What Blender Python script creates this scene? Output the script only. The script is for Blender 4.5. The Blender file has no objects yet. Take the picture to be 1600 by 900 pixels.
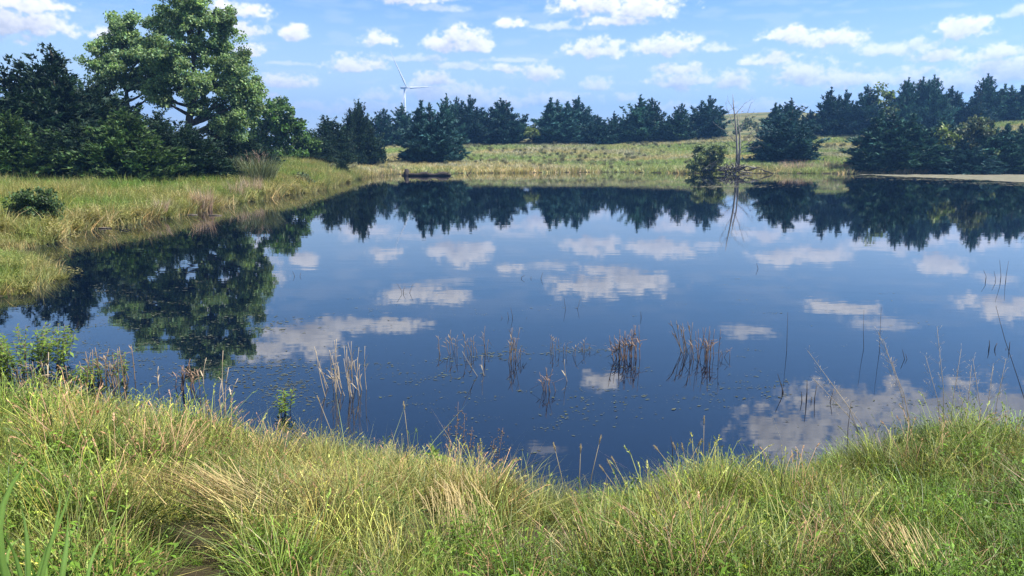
import bpy, math, random
import numpy as np

# ------------------------------------------------------------------ camera, sky, sun, exposure
SC = bpy.context.scene
CAM_H, FPX, PITCH = 3.1, 1232.0, math.radians(10.0)
cam_d = bpy.data.cameras.new("camera"); cam = bpy.data.objects.new("camera", cam_d)
SC.collection.objects.link(cam); SC.camera = cam
cam.location = (0, 0, CAM_H); cam.rotation_euler = (math.pi/2 - PITCH, 0, 0)
cam_d.sensor_width = 36; cam_d.lens = 36*FPX/1600; cam_d.clip_start = .05; cam_d.clip_end = 12000

SUN_AZ, SUN_EL = math.radians(104), math.radians(55)      # azimuth from +Y towards +X
SUN_STRENGTH, SKY_STRENGTH, EXPOSURE = 5.0, 0.076, 1.2
CLOUD_WHITE = (9.4, 9.0, 8.6)
CLOUD_GREY = (5.2, 5.1, 5.2)
HAZE_DENSITY = 0.0005

SC.view_settings.view_transform = 'Standard'; SC.view_settings.look = 'None'
SC.view_settings.exposure = EXPOSURE; SC.view_settings.gamma = 1
SC.view_settings.use_curve_mapping = False
cy = SC.cycles
cy.max_bounces = 6; cy.diffuse_bounces = 2; cy.glossy_bounces = 3; cy.transmission_bounces = 3
cy.transparent_max_bounces = 4; cy.volume_bounces = 0
cy.use_denoising = True
try: cy.denoiser = 'OPENIMAGEDENOISE'
except Exception: pass
cy.caustics_reflective = False; cy.caustics_refractive = False

sun_d = bpy.data.lights.new("sun", 'SUN'); sun = bpy.data.objects.new("sun", sun_d)
SC.collection.objects.link(sun)
sun_d.energy = SUN_STRENGTH; sun_d.angle = math.radians(.53); sun_d.color = (1, .97, .91)
sun.rotation_euler = (math.pi/2 - SUN_EL, 0, math.pi - SUN_AZ)
sun.location = (30, 15, 40)

# ---- pixel helpers: a direction of the photograph, in the world
def ray(px, py):
    cx, c = (px-800)/FPX, (450-py)/FPX
    return (cx, math.cos(PITCH)+c*math.sin(PITCH), -math.sin(PITCH)+c*math.cos(PITCH))
def on_plane(px, py, z=0.0):
    d = ray(px, py); t = (z-CAM_H)/d[2]
    return d[0]*t, d[1]*t
def at_depth(px, py, Y):
    d = ray(px, py); t = Y/d[1]
    return d[0]*t, Y, CAM_H+d[2]*t
def azel(px, py):
    d = ray(px, py)
    return math.degrees(math.atan2(d[0], d[1])), math.degrees(math.atan2(d[2], math.hypot(d[0], d[1])))

# ---- value noise
def vnoise2(x, y, seed):
    r = np.random.RandomState(seed).rand(256, 256).astype(np.float32)
    xi = np.floor(x).astype(np.int64); yi = np.floor(y).astype(np.int64)
    fx = (x-xi).astype(np.float32); fy = (y-yi).astype(np.float32)
    fx = fx*fx*(3-2*fx); fy = fy*fy*(3-2*fy)
    a = r[yi & 255, xi & 255]; b = r[yi & 255, (xi+1) & 255]
    c = r[(yi+1) & 255, xi & 255]; d = r[(yi+1) & 255, (xi+1) & 255]
    return a+(b-a)*fx+(c-a)*fy+(a-b-c+d)*fx*fy
def fbm2(x, y, seed, octs=4, gain=.5):
    x = np.asarray(x, dtype=np.float64); y = np.asarray(y, dtype=np.float64)
    s = 0; amp = 1; tot = 0
    for o in range(octs):
        s = s+amp*vnoise2(x*2**o+17.3*o, y*2**o+9.1*o, seed+o); tot += amp; amp *= gain
    return s/tot
def sstep(a, b, x):
    t = np.clip((x-a)/(b-a), 0, 1); return t*t*(3-2*t)

# ---- cumulus field: cover and sunlit share over the whole upper hemisphere, in azimuth and elevation
def cloud_image():
    W, Hh = 6144, 1280                       # 360 degrees by 75 degrees
    EL = 75.0
    clouds = []
    def c(px, py, w, h, a=1.0):              # seen straight
        az, el = azel(px, py); clouds.append((az, el, w/2*.0465, h/2*.0465, a))
    def m(px, py, w, h, a=1.0):              # seen mirrored in the pond
        az, el = azel(px, py); clouds.append((az, -el, w/2*.0465, h/2*.0465, a))
    for q in [(20,8,150,30),(30,45,150,50),(375,20,100,32),(385,52,70,28),(390,80,60,26),(455,54,56,30),(450,132,96,30),
              (590,64,64,26),(558,104,96,38),(720,58,70,34),(700,72,100,34),(745,70,50,40),(795,38,50,24),(845,118,84,40),(870,44,84,18,.6),
              (930,12,150,46),(1010,18,130,50),(960,36,120,18),(930,80,110,34),(1040,76,140,40),(1120,76,60,22,.7),
              (935,135,46,28,.8),(1065,110,80,22),(1070,130,130,36),(1150,132,70,44),(1235,58,100,32),(1300,64,110,34),
              (1260,122,120,52),(1330,126,110,40),(1205,94,74,26),(1170,98,30,12),(1380,80,90,22,.8),(1440,72,60,22,.7),(1465,92,90,32),(1500,48,72,38),
              (1560,86,110,26),(1570,110,120,36),(1600,120,120,40),(640,92,120,14,.5),(720,104,100,16,.6),(800,95,120,10,.5),(790,110,46,18),(680,128,70,30),
              (700,148,190,34,.8),(650,4,80,12),(690,14,80,14,.4),(165,55,36,24),(450,100,90,8,.4),(415,152,50,24),(480,165,90,20,.6),(590,150,60,26,.6),(560,172,150,26,.6),
              (760,165,150,34,.8),(860,160,140,30,.7),(980,155,40,24,.7),(1040,170,110,24,.7),(1190,172,140,28,.8),(1420,125,100,40,.8),(1490,135,140,40,.8),
              (300,-30,160,30),(600,-60,120,30),(1350,-30,120,26),(1600,20,60,20,.6)]:
        c(*q)
    for q in [(475,522,150,70),(540,505,120,40,.8),(420,545,100,40),(640,456,110,38),(700,462,80,34),(940,590,64,44),(1170,516,80,22,.7),(1370,502,110,22,.6),
              (1565,474,120,46),(1330,625,200,90),(1230,665,170,110),(1470,640,220,110),(1600,640,200,120),(1400,690,300,90),(850,700,60,20,.4)]:
        m(*q)
    rng = np.random.RandomState(5)           # the same kind of sky goes on all round
    for k in range(520):
        az = rng.uniform(-180, 180); el = 2+70*rng.rand()**1.9
        if abs(az) < 36 and el < 26: continue
        h = rng.uniform(.5, 1.1)*(1+el*.06); w = h*rng.uniform(1.6, 3.4)
        clouds.append((az, el, w, h, rng.uniform(.6, 1)))
    az = (np.arange(W)+.5)/W*360-180; el = (np.arange(Hh)+.5)/Hh*EL
    A, E = np.meshgrid(az.astype(np.float32), el.astype(np.float32))
    AC = A*np.cos(np.radians(E))
    wx = fbm2(A*1.1+200, E*1.6, 11, 4)-.5; wy = fbm2(A*1.1+500, E*1.6+50, 21, 4)-.5
    det = (fbm2(A*1.7+300, E*2.6+90, 31, 6, .58)-.5)*.75+(fbm2(A*4.6+30, E*6+9, 61, 4, .6)-.5)*.45
    F = np.full(A.shape, -2, np.float32); CAP = np.zeros(A.shape, np.float32); V = np.zeros(A.shape, np.float32)
    px, pe = W/360, Hh/EL
    for (a0, e0, w, h, al) in clouds:
        ca = max(.25, math.cos(math.radians(e0))); ww = w/ca
        r0, r1 = int((e0-2.2*h)*pe), int((e0+2.6*h)*pe)+1
        c0, c1 = int((a0-2*ww+180)*px), int((a0+2*ww+180)*px)+1
        r0 = max(r0, 0); r1 = min(r1, Hh); c0 = max(c0, 0); c1 = min(c1, W)
        if r1 <= r0 or c1 <= c0: continue
        s = np.s_[r0:r1, c0:c1]
        u = (A[s]-a0)/ww + wx[s]*1.1*min(1, h/w*1.6); v = (E[s]-e0)/h + wy[s]*1.0
        vv = np.where(v < 0, v*1.9, v*.9)
        f = 1-np.sqrt(u*u+vv*vv)+det[s]*1.35
        better = f > F[s]
        F[s] = np.where(better, f, F[s]); CAP[s] = np.where(better, al, CAP[s]); V[s] = np.where(better, v, V[s])
    alpha = sstep(-.10, .55, F)*np.clip(CAP*1.05, 0, 1)
    # thin veil low over the horizon
    veil = sstep(.35, .75, fbm2(A*.5+70, E*2.2+11, 41, 4))*np.clip(1-E/13, 0, 1)*.55; veil = np.maximum(veil, .52*np.clip(1-E/10, 0, 1))
    alpha = 1-(1-alpha)*(1-veil)
    # sunlit share: thickness towards the sun (up, a little to the right) shades the base
    dense = np.clip(F, 0, 1)
    sh = np.zeros_like(F)
    for k in (4, 8, 13, 20):
        t = np.zeros_like(F); t[:-k, :] = dense[k:, :]; t = np.roll(t, -k//2, axis=1); sh += t/4
    light = np.clip(1.0-1.25*sh+.28*(V*.5)+det*.9, 0, 1)
    light = np.where(F > 0, light, .75)
    img = bpy.data.images.new("cumulus_field", W, Hh, alpha=False, float_buffer=False)
    img.colorspace_settings.name = 'Non-Color'
    buf = np.ones((Hh, W, 4), np.float32); buf[..., 0] = alpha; buf[..., 1] = light; buf[..., 2] = 0
    img.pixels.foreach_set(buf.ravel()); img.update(); img.pack()
    return img, EL

def N(nt, kind, **kw):
    n = nt.nodes.new(kind)
    for k, v in kw.items():
        if k.startswith('i_'):
            key = k[2:]; key = int(key) if key.isdigit() else key
            n.inputs[key].default_value = v
        else: setattr(n, k, v)
    return n
def mathn(nt, op, a, b=None):
    n = nt.nodes.new('ShaderNodeMath'); n.operation = op
    for i, v in enumerate((a, b)):
        if v is None: continue
        if isinstance(v, (int, float)): n.inputs[i].default_value = v
        else: nt.links.new(v, n.inputs[i])
    return n.outputs[0]

world = bpy.data.worlds.new("World"); SC.world = world; world.use_nodes = True
nt = world.node_tree; nt.nodes.clear(); L = nt.links.new
img, IMG_EL = cloud_image()
sky = N(nt, 'ShaderNodeTexSky', sky_type='NISHITA', sun_disc=False, sun_elevation=SUN_EL, sun_rotation=SUN_AZ,
        altitude=400, air_density=1.0, dust_density=.1, ozone_density=4.0)
tc = nt.nodes.new('ShaderNodeTexCoord'); sep = nt.nodes.new('ShaderNodeSeparateXYZ'); L(tc.outputs['Generated'], sep.inputs[0])
u = mathn(nt, 'ADD', mathn(nt, 'DIVIDE', mathn(nt, 'ARCTAN2', sep.outputs[0], sep.outputs[1]), 2*math.pi), .5)
v = mathn(nt, 'DIVIDE', mathn(nt, 'ARCSINE', sep.outputs[2]), math.radians(IMG_EL))
cmb = nt.nodes.new('ShaderNodeCombineXYZ'); L(u, cmb.inputs[0]); L(v, cmb.inputs[1])
ti = N(nt, 'ShaderNodeTexImage', image=img, extension='EXTEND', interpolation='Cubic'); L(cmb.outputs[0], ti.inputs[0])
sc_ = nt.nodes.new('ShaderNodeSeparateColor'); L(ti.outputs[0], sc_.inputs[0])
cl = N(nt, 'ShaderNodeMix', data_type='RGBA'); L(sc_.outputs[1], cl.inputs[0])
cl.inputs[6].default_value = (*CLOUD_GREY, 1); cl.inputs[7].default_value = (*CLOUD_WHITE, 1)
mx = N(nt, 'ShaderNodeMix', data_type='RGBA'); L(sc_.outputs[0], mx.inputs[0]); k1 = N(nt, 'ShaderNodeVectorMath', operation='SCALE'); k1.inputs['Scale'].default_value = 1/5.0; L(sky.outputs[0], k1.inputs[0])
gmn = N(nt, 'ShaderNodeGamma'); gmn.inputs[1].default_value = 1.22; L(k1.outputs[0], gmn.inputs[0])
k2 = N(nt, 'ShaderNodeVectorMath', operation='SCALE'); k2.inputs['Scale'].default_value = 5.0; L(gmn.outputs[0], k2.inputs[0]); L(k2.outputs[0], mx.inputs[6]); L(cl.outputs[2], mx.inputs[7])
bg = N(nt, 'ShaderNodeBackground'); bg.inputs[1].default_value = SKY_STRENGTH; L(mx.outputs[2], bg.inputs[0])
wo = nt.nodes.new('ShaderNodeOutputWorld'); L(bg.outputs[0], wo.inputs[0])
world.cycles.sampling_method = 'MANUAL'; world.cycles.sample_map_resolution = 512

# ------------------------------------------------------------------ helpers
COL = SC.collection
def mesh_np(name, V, faces, vcol=None, mat=None, smooth=False):
    """V (n,3); faces: list of (m,k) index arrays"""
    me = bpy.data.meshes.new(name)
    V = np.asarray(V, np.float32); me.vertices.add(len(V)); me.vertices.foreach_set('co', V.ravel())
    faces = [np.asarray(f, np.int32) for f in faces if len(f)]
    li = np.concatenate([f.ravel() for f in faces]); cnt = np.concatenate([np.full(len(f), f.shape[1], np.int32) for f in faces])
    st = np.concatenate([[0], np.cumsum(cnt)[:-1]]).astype(np.int32)
    me.loops.add(len(li)); me.loops.foreach_set('vertex_index', li)
    me.polygons.add(len(cnt)); me.polygons.foreach_set('loop_start', st); me.polygons.foreach_set('loop_total', cnt)
    if smooth: me.polygons.foreach_set('use_smooth', np.ones(len(cnt), bool))
    me.update(calc_edges=True)
    if vcol is not None:
        a = me.attributes.new('vcol', 'FLOAT_COLOR', 'POINT')
        vc = np.ones((len(V), 4), np.float32); vc[:, :3] = np.asarray(vcol, np.float32).reshape(len(V), -1)
        a.data.foreach_set('color', vc.ravel())
    if mat: me.materials.append(mat)
    return me
def obj(name, me, parent=None, loc=(0,0,0), rot=(0,0,0), scale=(1,1,1), kind=None, label=None, cat=None, group=None):
    o = bpy.data.objects.new(name, me); COL.objects.link(o)
    o.parent = parent; o.location = loc; o.rotation_euler = rot; o.scale = scale
    if kind: o['kind'] = kind
    if label: o['label'] = label
    if cat: o['category'] = cat
    if group: o['group'] = group
    return o
def thing(name, label, cat, loc=(0,0,0), rot=(0,0,0), scale=(1,1,1), group=None):
    return obj(name, None, None, loc, rot, scale, 'thing', label, cat, group)

class MB:
    """collects swept tubes and triangles into one mesh"""
    def __init__(s): s.V = []; s.Q = []; s.T = []; s.C = []; s.n = 0
    def add(s, V, Q=None, T=None, col=(1,1,1)):
        V = np.asarray(V, float)
        s.V.append(V); s.C.append(np.broadcast_to(np.asarray(col, float), (len(V), 3)))
        if Q is not None and len(Q): s.Q.append(np.asarray(Q, int)+s.n)
        if T is not None and len(T): s.T.append(np.asarray(T, int)+s.n)
        s.n += len(V)
    def tube(s, pts, radii, k=6, col=(1,1,1), squash=1.0):
        pts = np.asarray(pts, float); m = len(pts)
        d = np.gradient(pts, axis=0); d /= np.linalg.norm(d, axis=1)[:, None]+1e-9
        ref = np.array([.31, .95, .07]) if abs(d[0][2]) > .5 else np.array([0, 0, 1.])
        V = []
        for i in range(m):
            a = np.cross(d[i], ref); a /= np.linalg.norm(a)+1e-9; b = np.cross(d[i], a)
            th = np.arange(k)*2*math.pi/k
            V.append(pts[i]+radii[i]*(np.cos(th)[:, None]*a+np.sin(th)[:, None]*b*squash))
        V = np.concatenate(V); Q = []
        for i in range(m-1):
            for j in range(k): Q.append((i*k+j, i*k+(j+1) % k, (i+1)*k+(j+1) % k, (i+1)*k+j))
        T = []
        for i0, rev in ((0, 1), ((m-1)*k, 0)):
            for j in range(1, k-1): T.append((i0, i0+j+1, i0+j) if rev else (i0, i0+j, i0+j+1))
        s.add(V, Q, T, col)
    def mesh(s, name, mat, smooth=True):
        return mesh_np(name, np.concatenate(s.V), [np.concatenate(x) for x in (s.Q, s.T) if x], np.concatenate(s.C), mat, smooth)

def new_mat(name):
    m = bpy.data.materials.new(name); m.use_nodes = True; m.node_tree.nodes.clear(); return m, m.node_tree
def out(nt, sh, vol=False):
    o = nt.nodes.new('ShaderNodeOutputMaterial'); nt.links.new(sh, o.inputs[1 if vol else 0])
def foliage_mat(name, base, transl=.35, tcol=None, inst=False, rough=.55, spec=.3, noise=None, vary=False):
    m, nt = new_mat(name)
    a = N(nt, 'ShaderNodeAttribute', attribute_name='vcol')
    mul = N(nt, 'ShaderNodeMix', data_type='RGBA', blend_type='MULTIPLY'); mul.inputs[0].default_value = 1
    mul.inputs[6].default_value = (*base, 1); nt.links.new(a.outputs['Color'], mul.inputs[7]); c = mul.outputs[2]
    if inst:
        b = N(nt, 'ShaderNodeAttribute', attribute_name='icol', attribute_type='INSTANCER')
        m2 = N(nt, 'ShaderNodeMix', data_type='RGBA', blend_type='MULTIPLY'); m2.inputs[0].default_value = 1
        nt.links.new(c, m2.inputs[6]); nt.links.new(b.outputs['Color'], m2.inputs[7]); c = m2.outputs[2]
    if noise:
        g = nt.nodes.new('ShaderNodeNewGeometry'); t = N(nt, 'ShaderNodeTexNoise'); t.inputs['Scale'].default_value = noise
        nt.links.new(g.outputs['Position'], t.inputs['Vector'])
        r = N(nt, 'ShaderNodeMapRange'); nt.links.new(t.outputs[0], r.inputs[0])
        r.inputs[1].default_value = .3; r.inputs[2].default_value = .7; r.inputs[3].default_value = .7; r.inputs[4].default_value = 1.3
        m3 = N(nt, 'ShaderNodeVectorMath', operation='SCALE'); nt.links.new(c, m3.inputs[0]); nt.links.new(r.outputs[0], m3.inputs['Scale']); c = m3.outputs[0]
    if vary:                                     # each tree its own shade of green
        oi = nt.nodes.new('ShaderNodeObjectInfo'); hs = nt.nodes.new('ShaderNodeHueSaturation')
        r = N(nt, 'ShaderNodeMapRange'); nt.links.new(oi.outputs['Random'], r.inputs[0]); r.inputs[3].default_value = .65; r.inputs[4].default_value = 1.45; nt.links.new(r.outputs[0], hs.inputs['Value'])
        r2 = N(nt, 'ShaderNodeMapRange'); nt.links.new(mathn(nt, 'FRACT', mathn(nt, 'MULTIPLY', oi.outputs['Random'], 7.31)), r2.inputs[0]); r2.inputs[3].default_value = .43; r2.inputs[4].default_value = .52; nt.links.new(r2.outputs[0], hs.inputs['Hue'])
        nt.links.new(c, hs.inputs['Color']); c = hs.outputs[0]
    p = N(nt, 'ShaderNodeBsdfPrincipled'); nt.links.new(c, p.inputs['Base Color'])
    p.inputs['Roughness'].default_value = rough; p.inputs['Specular IOR Level'].default_value = spec
    if transl > 0:
        t = nt.nodes.new('ShaderNodeBsdfTranslucent')
        h = N(nt, 'ShaderNodeMix', data_type='RGBA', blend_type='MULTIPLY'); h.inputs[0].default_value = 1
        nt.links.new(c, h.inputs[6]); h.inputs[7].default_value = (*(tcol or (1.15, 1.2, .6)), 1)
        nt.links.new(h.outputs[2], t.inputs[0])
        x = nt.nodes.new('ShaderNodeMixShader'); x.inputs[0].default_value = transl
        nt.links.new(p.outputs[0], x.inputs[1]); nt.links.new(t.outputs[0], x.inputs[2]); out(nt, x.outputs[0])
    else: out(nt, p.outputs[0])
    return m
def bark_mat(name, c1, c2, scale=8, stretch=6):
    m, nt = new_mat(name)
    tc = nt.nodes.new('ShaderNodeTexCoord'); mp = N(nt, 'ShaderNodeMapping'); mp.inputs['Scale'].default_value = (scale, scale, scale/stretch)
    nt.links.new(tc.outputs['Object'], mp.inputs[0])
    t = N(nt, 'ShaderNodeTexNoise'); t.inputs['Scale'].default_value = 1; t.inputs['Detail'].default_value = 5; nt.links.new(mp.outputs[0], t.inputs[0])
    r = N(nt, 'ShaderNodeValToRGB'); r.color_ramp.elements[0].position = .3; r.color_ramp.elements[1].position = .7
    r.color_ramp.elements[0].color = (*c1, 1); r.color_ramp.elements[1].color = (*c2, 1); nt.links.new(t.outputs[0], r.inputs[0])
    p = N(nt, 'ShaderNodeBsdfPrincipled'); p.inputs['Roughness'].default_value = .85; p.inputs['Specular IOR Level'].default_value = .2
    nt.links.new(r.outputs[0], p.inputs['Base Color'])
    b = N(nt, 'ShaderNodeBump'); b.inputs['Strength'].default_value = .5; b.inputs['Distance'].default_value = .02
    nt.links.new(t.outputs[0], b.inputs['Height']); nt.links.new(b.outputs[0], p.inputs['Normal'])
    out(nt, p.outputs[0]); return m
def plain_mat(name, c, rough=.5, metallic=0):
    m, nt = new_mat(name); p = N(nt, 'ShaderNodeBsdfPrincipled'); p.inputs['Roughness'].default_value = rough
    p.inputs['Metallic'].default_value = metallic
    t = N(nt, 'ShaderNodeTexNoise'); t.inputs['Scale'].default_value = .6
    r = N(nt, 'ShaderNodeMix', data_type='RGBA'); nt.links.new(t.outputs[0], r.inputs[0])
    r.inputs[6].default_value = (*[x*.9 for x in c], 1); r.inputs[7].default_value = (*[min(1, x*1.06) for x in c], 1)
    nt.links.new(r.outputs[2], p.inputs['Base Color']); out(nt, p.outputs[0]); return m

# ------------------------------------------------------------------ the lie of the land
shore_px = [(1600,271),(1345,272),(1270,271),(1175,271),(1075,271),(960,269),(830,270),(740,270.5),(680,271.5),(620,272.5),(575,277),(540,285),(505,296),(455,304),(400,312),
            (350,321),(310,330),(280,336),(230,346),(150,356),(105,364),(75,378),(40,388),(-20,394),(-140,398),(-160,404),(-40,404),(40,406),(72,421),(86,434),(64,447),(30,459),(-30,472),(-130,490),
            (-230,540)]
pts = [on_plane(*p) for p in shore_px]
near_top = [(-150,600),(-60,604),(20,608),(100,614),(180,622),(260,632),(340,650),(420,662),(500,678),(560,688),(620,694),(700,712),(770,728),(840,742),(920,748),(1000,740),(1060,722),(1130,706),(1190,728),
            (1250,706),(1310,684),(1380,664),(1450,654),(1530,660),(1600,672),(1800,700)]
pts += [on_plane(px, py, .24) for px, py in near_top]
pts += [(11.5, 6.2), (18, 6.0), (30, 9), (46, 22), (60, 45), (72, 75), (74, 96)]
P = np.array(pts)
def catmull(P, n=5):
    o = []
    for i in range(len(P)):
        a, b, c, d = P[i-1], P[i], P[(i+1) % len(P)], P[(i+2) % len(P)]
        for t in np.arange(n)/n:
            o.append(.5*((2*b)+(-a+c)*t+(2*a-5*b+4*c-d)*t*t+(-a+3*b-3*c+d)*t**3))
    return np.array(o)
POND = catmull(P, 4)
def sdf(x, y):
    """distance to the shore, positive on land"""
    x = np.asarray(x, float).ravel(); y = np.asarray(y, float).ravel(); res = np.empty(len(x))
    A = POND; B = np.roll(POND, -1, 0); AB = B-A; LL = (AB**2).sum(1)+1e-12
    for s in range(0, len(x), 8000):
        X = x[s:s+8000, None]; Y = y[s:s+8000, None]
        t = np.clip(((X-A[:, 0])*AB[:, 0]+(Y-A[:, 1])*AB[:, 1])/LL, 0, 1)
        d = np.sqrt(((X-A[:, 0]-t*AB[:, 0])**2+(Y-A[:, 1]-t*AB[:, 1])**2).min(1))
        cr = ((A[:, 1] > Y) != (B[:, 1] > Y)) & (X < AB[:, 0]*(Y-A[:, 1])/np.where(AB[:, 1] == 0, 1e-9, AB[:, 1])+A[:, 0])
        ins = cr.sum(1) % 2 == 1
        res[s:s+8000] = np.where(ins, -d, d)
    return res
RX = np.array([-900, 300, 480, 560, 620, 800, 1000, 1130, 1250, 1350, 1600, 2000, 4000]); RZ = np.array([.9, 1.1, 1.7, 2.9, 3.9, 4.9, 5.2, 5.3, 5.7, 6.5, 8.3, 9.5, 10])
def height(x, y, d=None):
    shp = np.shape(x); x = np.asarray(x, float).ravel(); y = np.asarray(y, float).ravel()
    if d is None: d = sdf(x, y)
    dd = np.maximum(d, 0)
    znear = 1.6*np.tanh(.26*dd/1.6)
    xp = 800+FPX*x/np.maximum(y, 6.0)
    ridge = np.interp(xp, RX, RZ)
    s = np.clip(dd/62, 0, 1)
    zfar = .28*np.tanh(dd*.8)+(ridge-.28)*(s*(.75+.25*s))
    zleft = .85*np.tanh(dd*.13)*(1+1.5*np.exp(-((xp-470)/120)**2))
    wl = 1-sstep(470, 600, xp)
    zfl = zfar*(1-wl)+zleft*wl
    wn = 1-sstep(13, 24, y)
    z = zfl*(1-wn)+znear*wn
    back = sstep(170, 330, np.hypot(x, y))
    z = z-back*.25*z
    z = z+15*np.exp(-(((x-118)/85)**2+((y-400)/110)**2))+9*np.exp(-(((x-330)/160)**2+((y-420)/150)**2))
    bump = (fbm2(x*.35+40, y*.35+40, 71, 3)-.5)*.22*np.clip(dd*.5, 0, 1)*(1-sstep(300, 900, np.hypot(x, y)))
    z = np.where(d > 0, z+bump, np.maximum(-.7, d*.7))
    return z.reshape(shp)
def hz(x, y): return float(height(np.array([x]), np.array([y]))[0])

# ground: one sheet to the horizon, denser near the pond
def spaced(n, near, far, mid):
    t = np.linspace(-1, 1, n); k = 6.2
    return mid+far*np.sinh(k*t)/math.sinh(k)
gx = spaced(420, 0, 2900, 0); gy = spaced(420, 0, 2900, 20)
GX, GY = np.meshgrid(gx, gy); GZ = height(GX, GY)
n = 420; idx = np.arange(n*n).reshape(n, n)
Q = np.stack([idx[:-1, :-1], idx[:-1, 1:], idx[1:, 1:], idx[1:, :-1]], -1).reshape(-1, 4)
gm, nt = new_mat("pasture_soil")
g = nt.nodes.new('ShaderNodeNewGeometry')
t1 = N(nt, 'ShaderNodeTexNoise'); t1.inputs['Scale'].default_value = .09; t1.inputs['Detail'].default_value = 6; nt.links.new(g.outputs['Position'], t1.inputs[0])
t2 = N(nt, 'ShaderNodeTexNoise'); t2.inputs['Scale'].default_value = 5; t2.inputs['Detail'].default_value = 6; nt.links.new(g.outputs['Position'], t2.inputs[0])
r1 = N(nt, 'ShaderNodeValToRGB'); r1.color_ramp.elements[0].position = .38; r1.color_ramp.elements[1].position = .62
r1.color_ramp.elements[0].color = (.085, .105, .03, 1); r1.color_ramp.elements[1].color = (.2, .185, .085, 1); nt.links.new(t1.outputs[0], r1.inputs[0])
r2 = N(nt, 'ShaderNodeValToRGB'); r2.color_ramp.elements[0].color = (.35, .3, .22, 1); r2.color_ramp.elements[1].color = (1.2, 1.2, 1.1, 1); nt.links.new(t2.outputs[0], r2.inputs[0])
mm = N(nt, 'ShaderNodeMix', data_type='RGBA', blend_type='MULTIPLY'); mm.inputs[0].default_value = 1
nt.links.new(r1.outputs[0], mm.inputs[6]); nt.links.new(r2.outputs[0], mm.inputs[7])
p = N(nt, 'ShaderNodeBsdfPrincipled'); p.inputs['Roughness'].default_value = .95; p.inputs['Specular IOR Level'].default_value = .1
sx = nt.nodes.new('ShaderNodeSeparateXYZ'); nt.links.new(g.outputs['Position'], sx.inputs[0])
mr = N(nt, 'ShaderNodeMapRange'); nt.links.new(mathn(nt, 'ADD', sx.outputs[2], mathn(nt, 'MULTIPLY', t2.outputs[0], -.1)), mr.inputs[0]); mr.inputs[1].default_value = .0; mr.inputs[2].default_value = .12
mud = N(nt, 'ShaderNodeMix', data_type='RGBA'); nt.links.new(mr.outputs[0], mud.inputs[0]); mud.inputs[6].default_value = (.035, .03, .018, 1); nt.links.new(mm.outputs[2], mud.inputs[7])
th_ = N(nt, 'ShaderNodeMapRange'); nt.links.new(sx.outputs[1], th_.inputs[0]); th_.inputs[1].default_value = 10; th_.inputs[2].default_value = 17
thm = N(nt, 'ShaderNodeMix', data_type='RGBA'); nt.links.new(th_.outputs[0], thm.inputs[0]); thm.inputs[6].default_value = (.038, .030, .017, 1); nt.links.new(mud.outputs[2], thm.inputs[7])
nt.links.new(thm.outputs[2], p.inputs['Base Color'])
b = N(nt, 'ShaderNodeBump'); b.inputs['Strength'].default_value = .7; b.inputs['Distance'].default_value = .06
nt.links.new(t2.outputs[0], b.inputs['Height']); nt.links.new(b.outputs[0], p.inputs['Normal']); out(nt, p.outputs[0])
obj('ground', mesh_np('ground', np.stack([GX, GY, GZ], -1).reshape(-1, 3), [Q], None, gm, True), kind='structure', label='grassy ground rising from the pond to a low ridge')

# water
wm, nt = new_mat("pond_water")
g = nt.nodes.new('ShaderNodeNewGeometry')
def wave(sx, sy, det):
    mp = N(nt, 'ShaderNodeMapping'); mp.inputs['Scale'].default_value = (sx, sy, 1); nt.links.new(g.outputs['Position'], mp.inputs[0])
    t = N(nt, 'ShaderNodeTexNoise'); t.inputs['Scale'].default_value = 1; t.inputs['Detail'].default_value = det; nt.links.new(mp.outputs[0], t.inputs[0]); return t.outputs[0]
hgt = mathn(nt, 'ADD', mathn(nt, 'MULTIPLY', wave(.55, 1.3, 2), 1.0), mathn(nt, 'MULTIPLY', wave(2.2, 5.5, 2), .22))
bp = N(nt, 'ShaderNodeBump'); bp.inputs['Strength'].default_value = .030; bp.inputs['Distance'].default_value = .05; nt.links.new(hgt, bp.inputs['Height'])
tt = wave(.25, .4, 3)
rr = N(nt, 'ShaderNodeMix', data_type='RGBA'); nt.links.new(tt, rr.inputs[0]); rr.inputs[6].default_value = (.001, .003, .009, 1); rr.inputs[7].default_value = (.0018, .005, .013, 1)
p = N(nt, 'ShaderNodeBsdfPrincipled'); p.inputs['Roughness'].default_value = .015; p.inputs['IOR'].default_value = 1.85
nt.links.new(rr.outputs[2], p.inputs['Base Color']); nt.links.new(bp.outputs[0], p.inputs['Normal']); out(nt, p.outputs[0])
wx0, wx1, wy0, wy1 = P[:, 0].min()-2, P[:, 0].max()+3, 4.0, 118
obj('water', mesh_np('water', [(wx0, wy0, 0), (wx1, wy0, 0), (wx1, wy1, 0), (wx0, wy1, 0)], [[(0, 1, 2, 3)]], None, wm), kind='structure', label='still dark blue pond water mirroring sky and trees')

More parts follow.
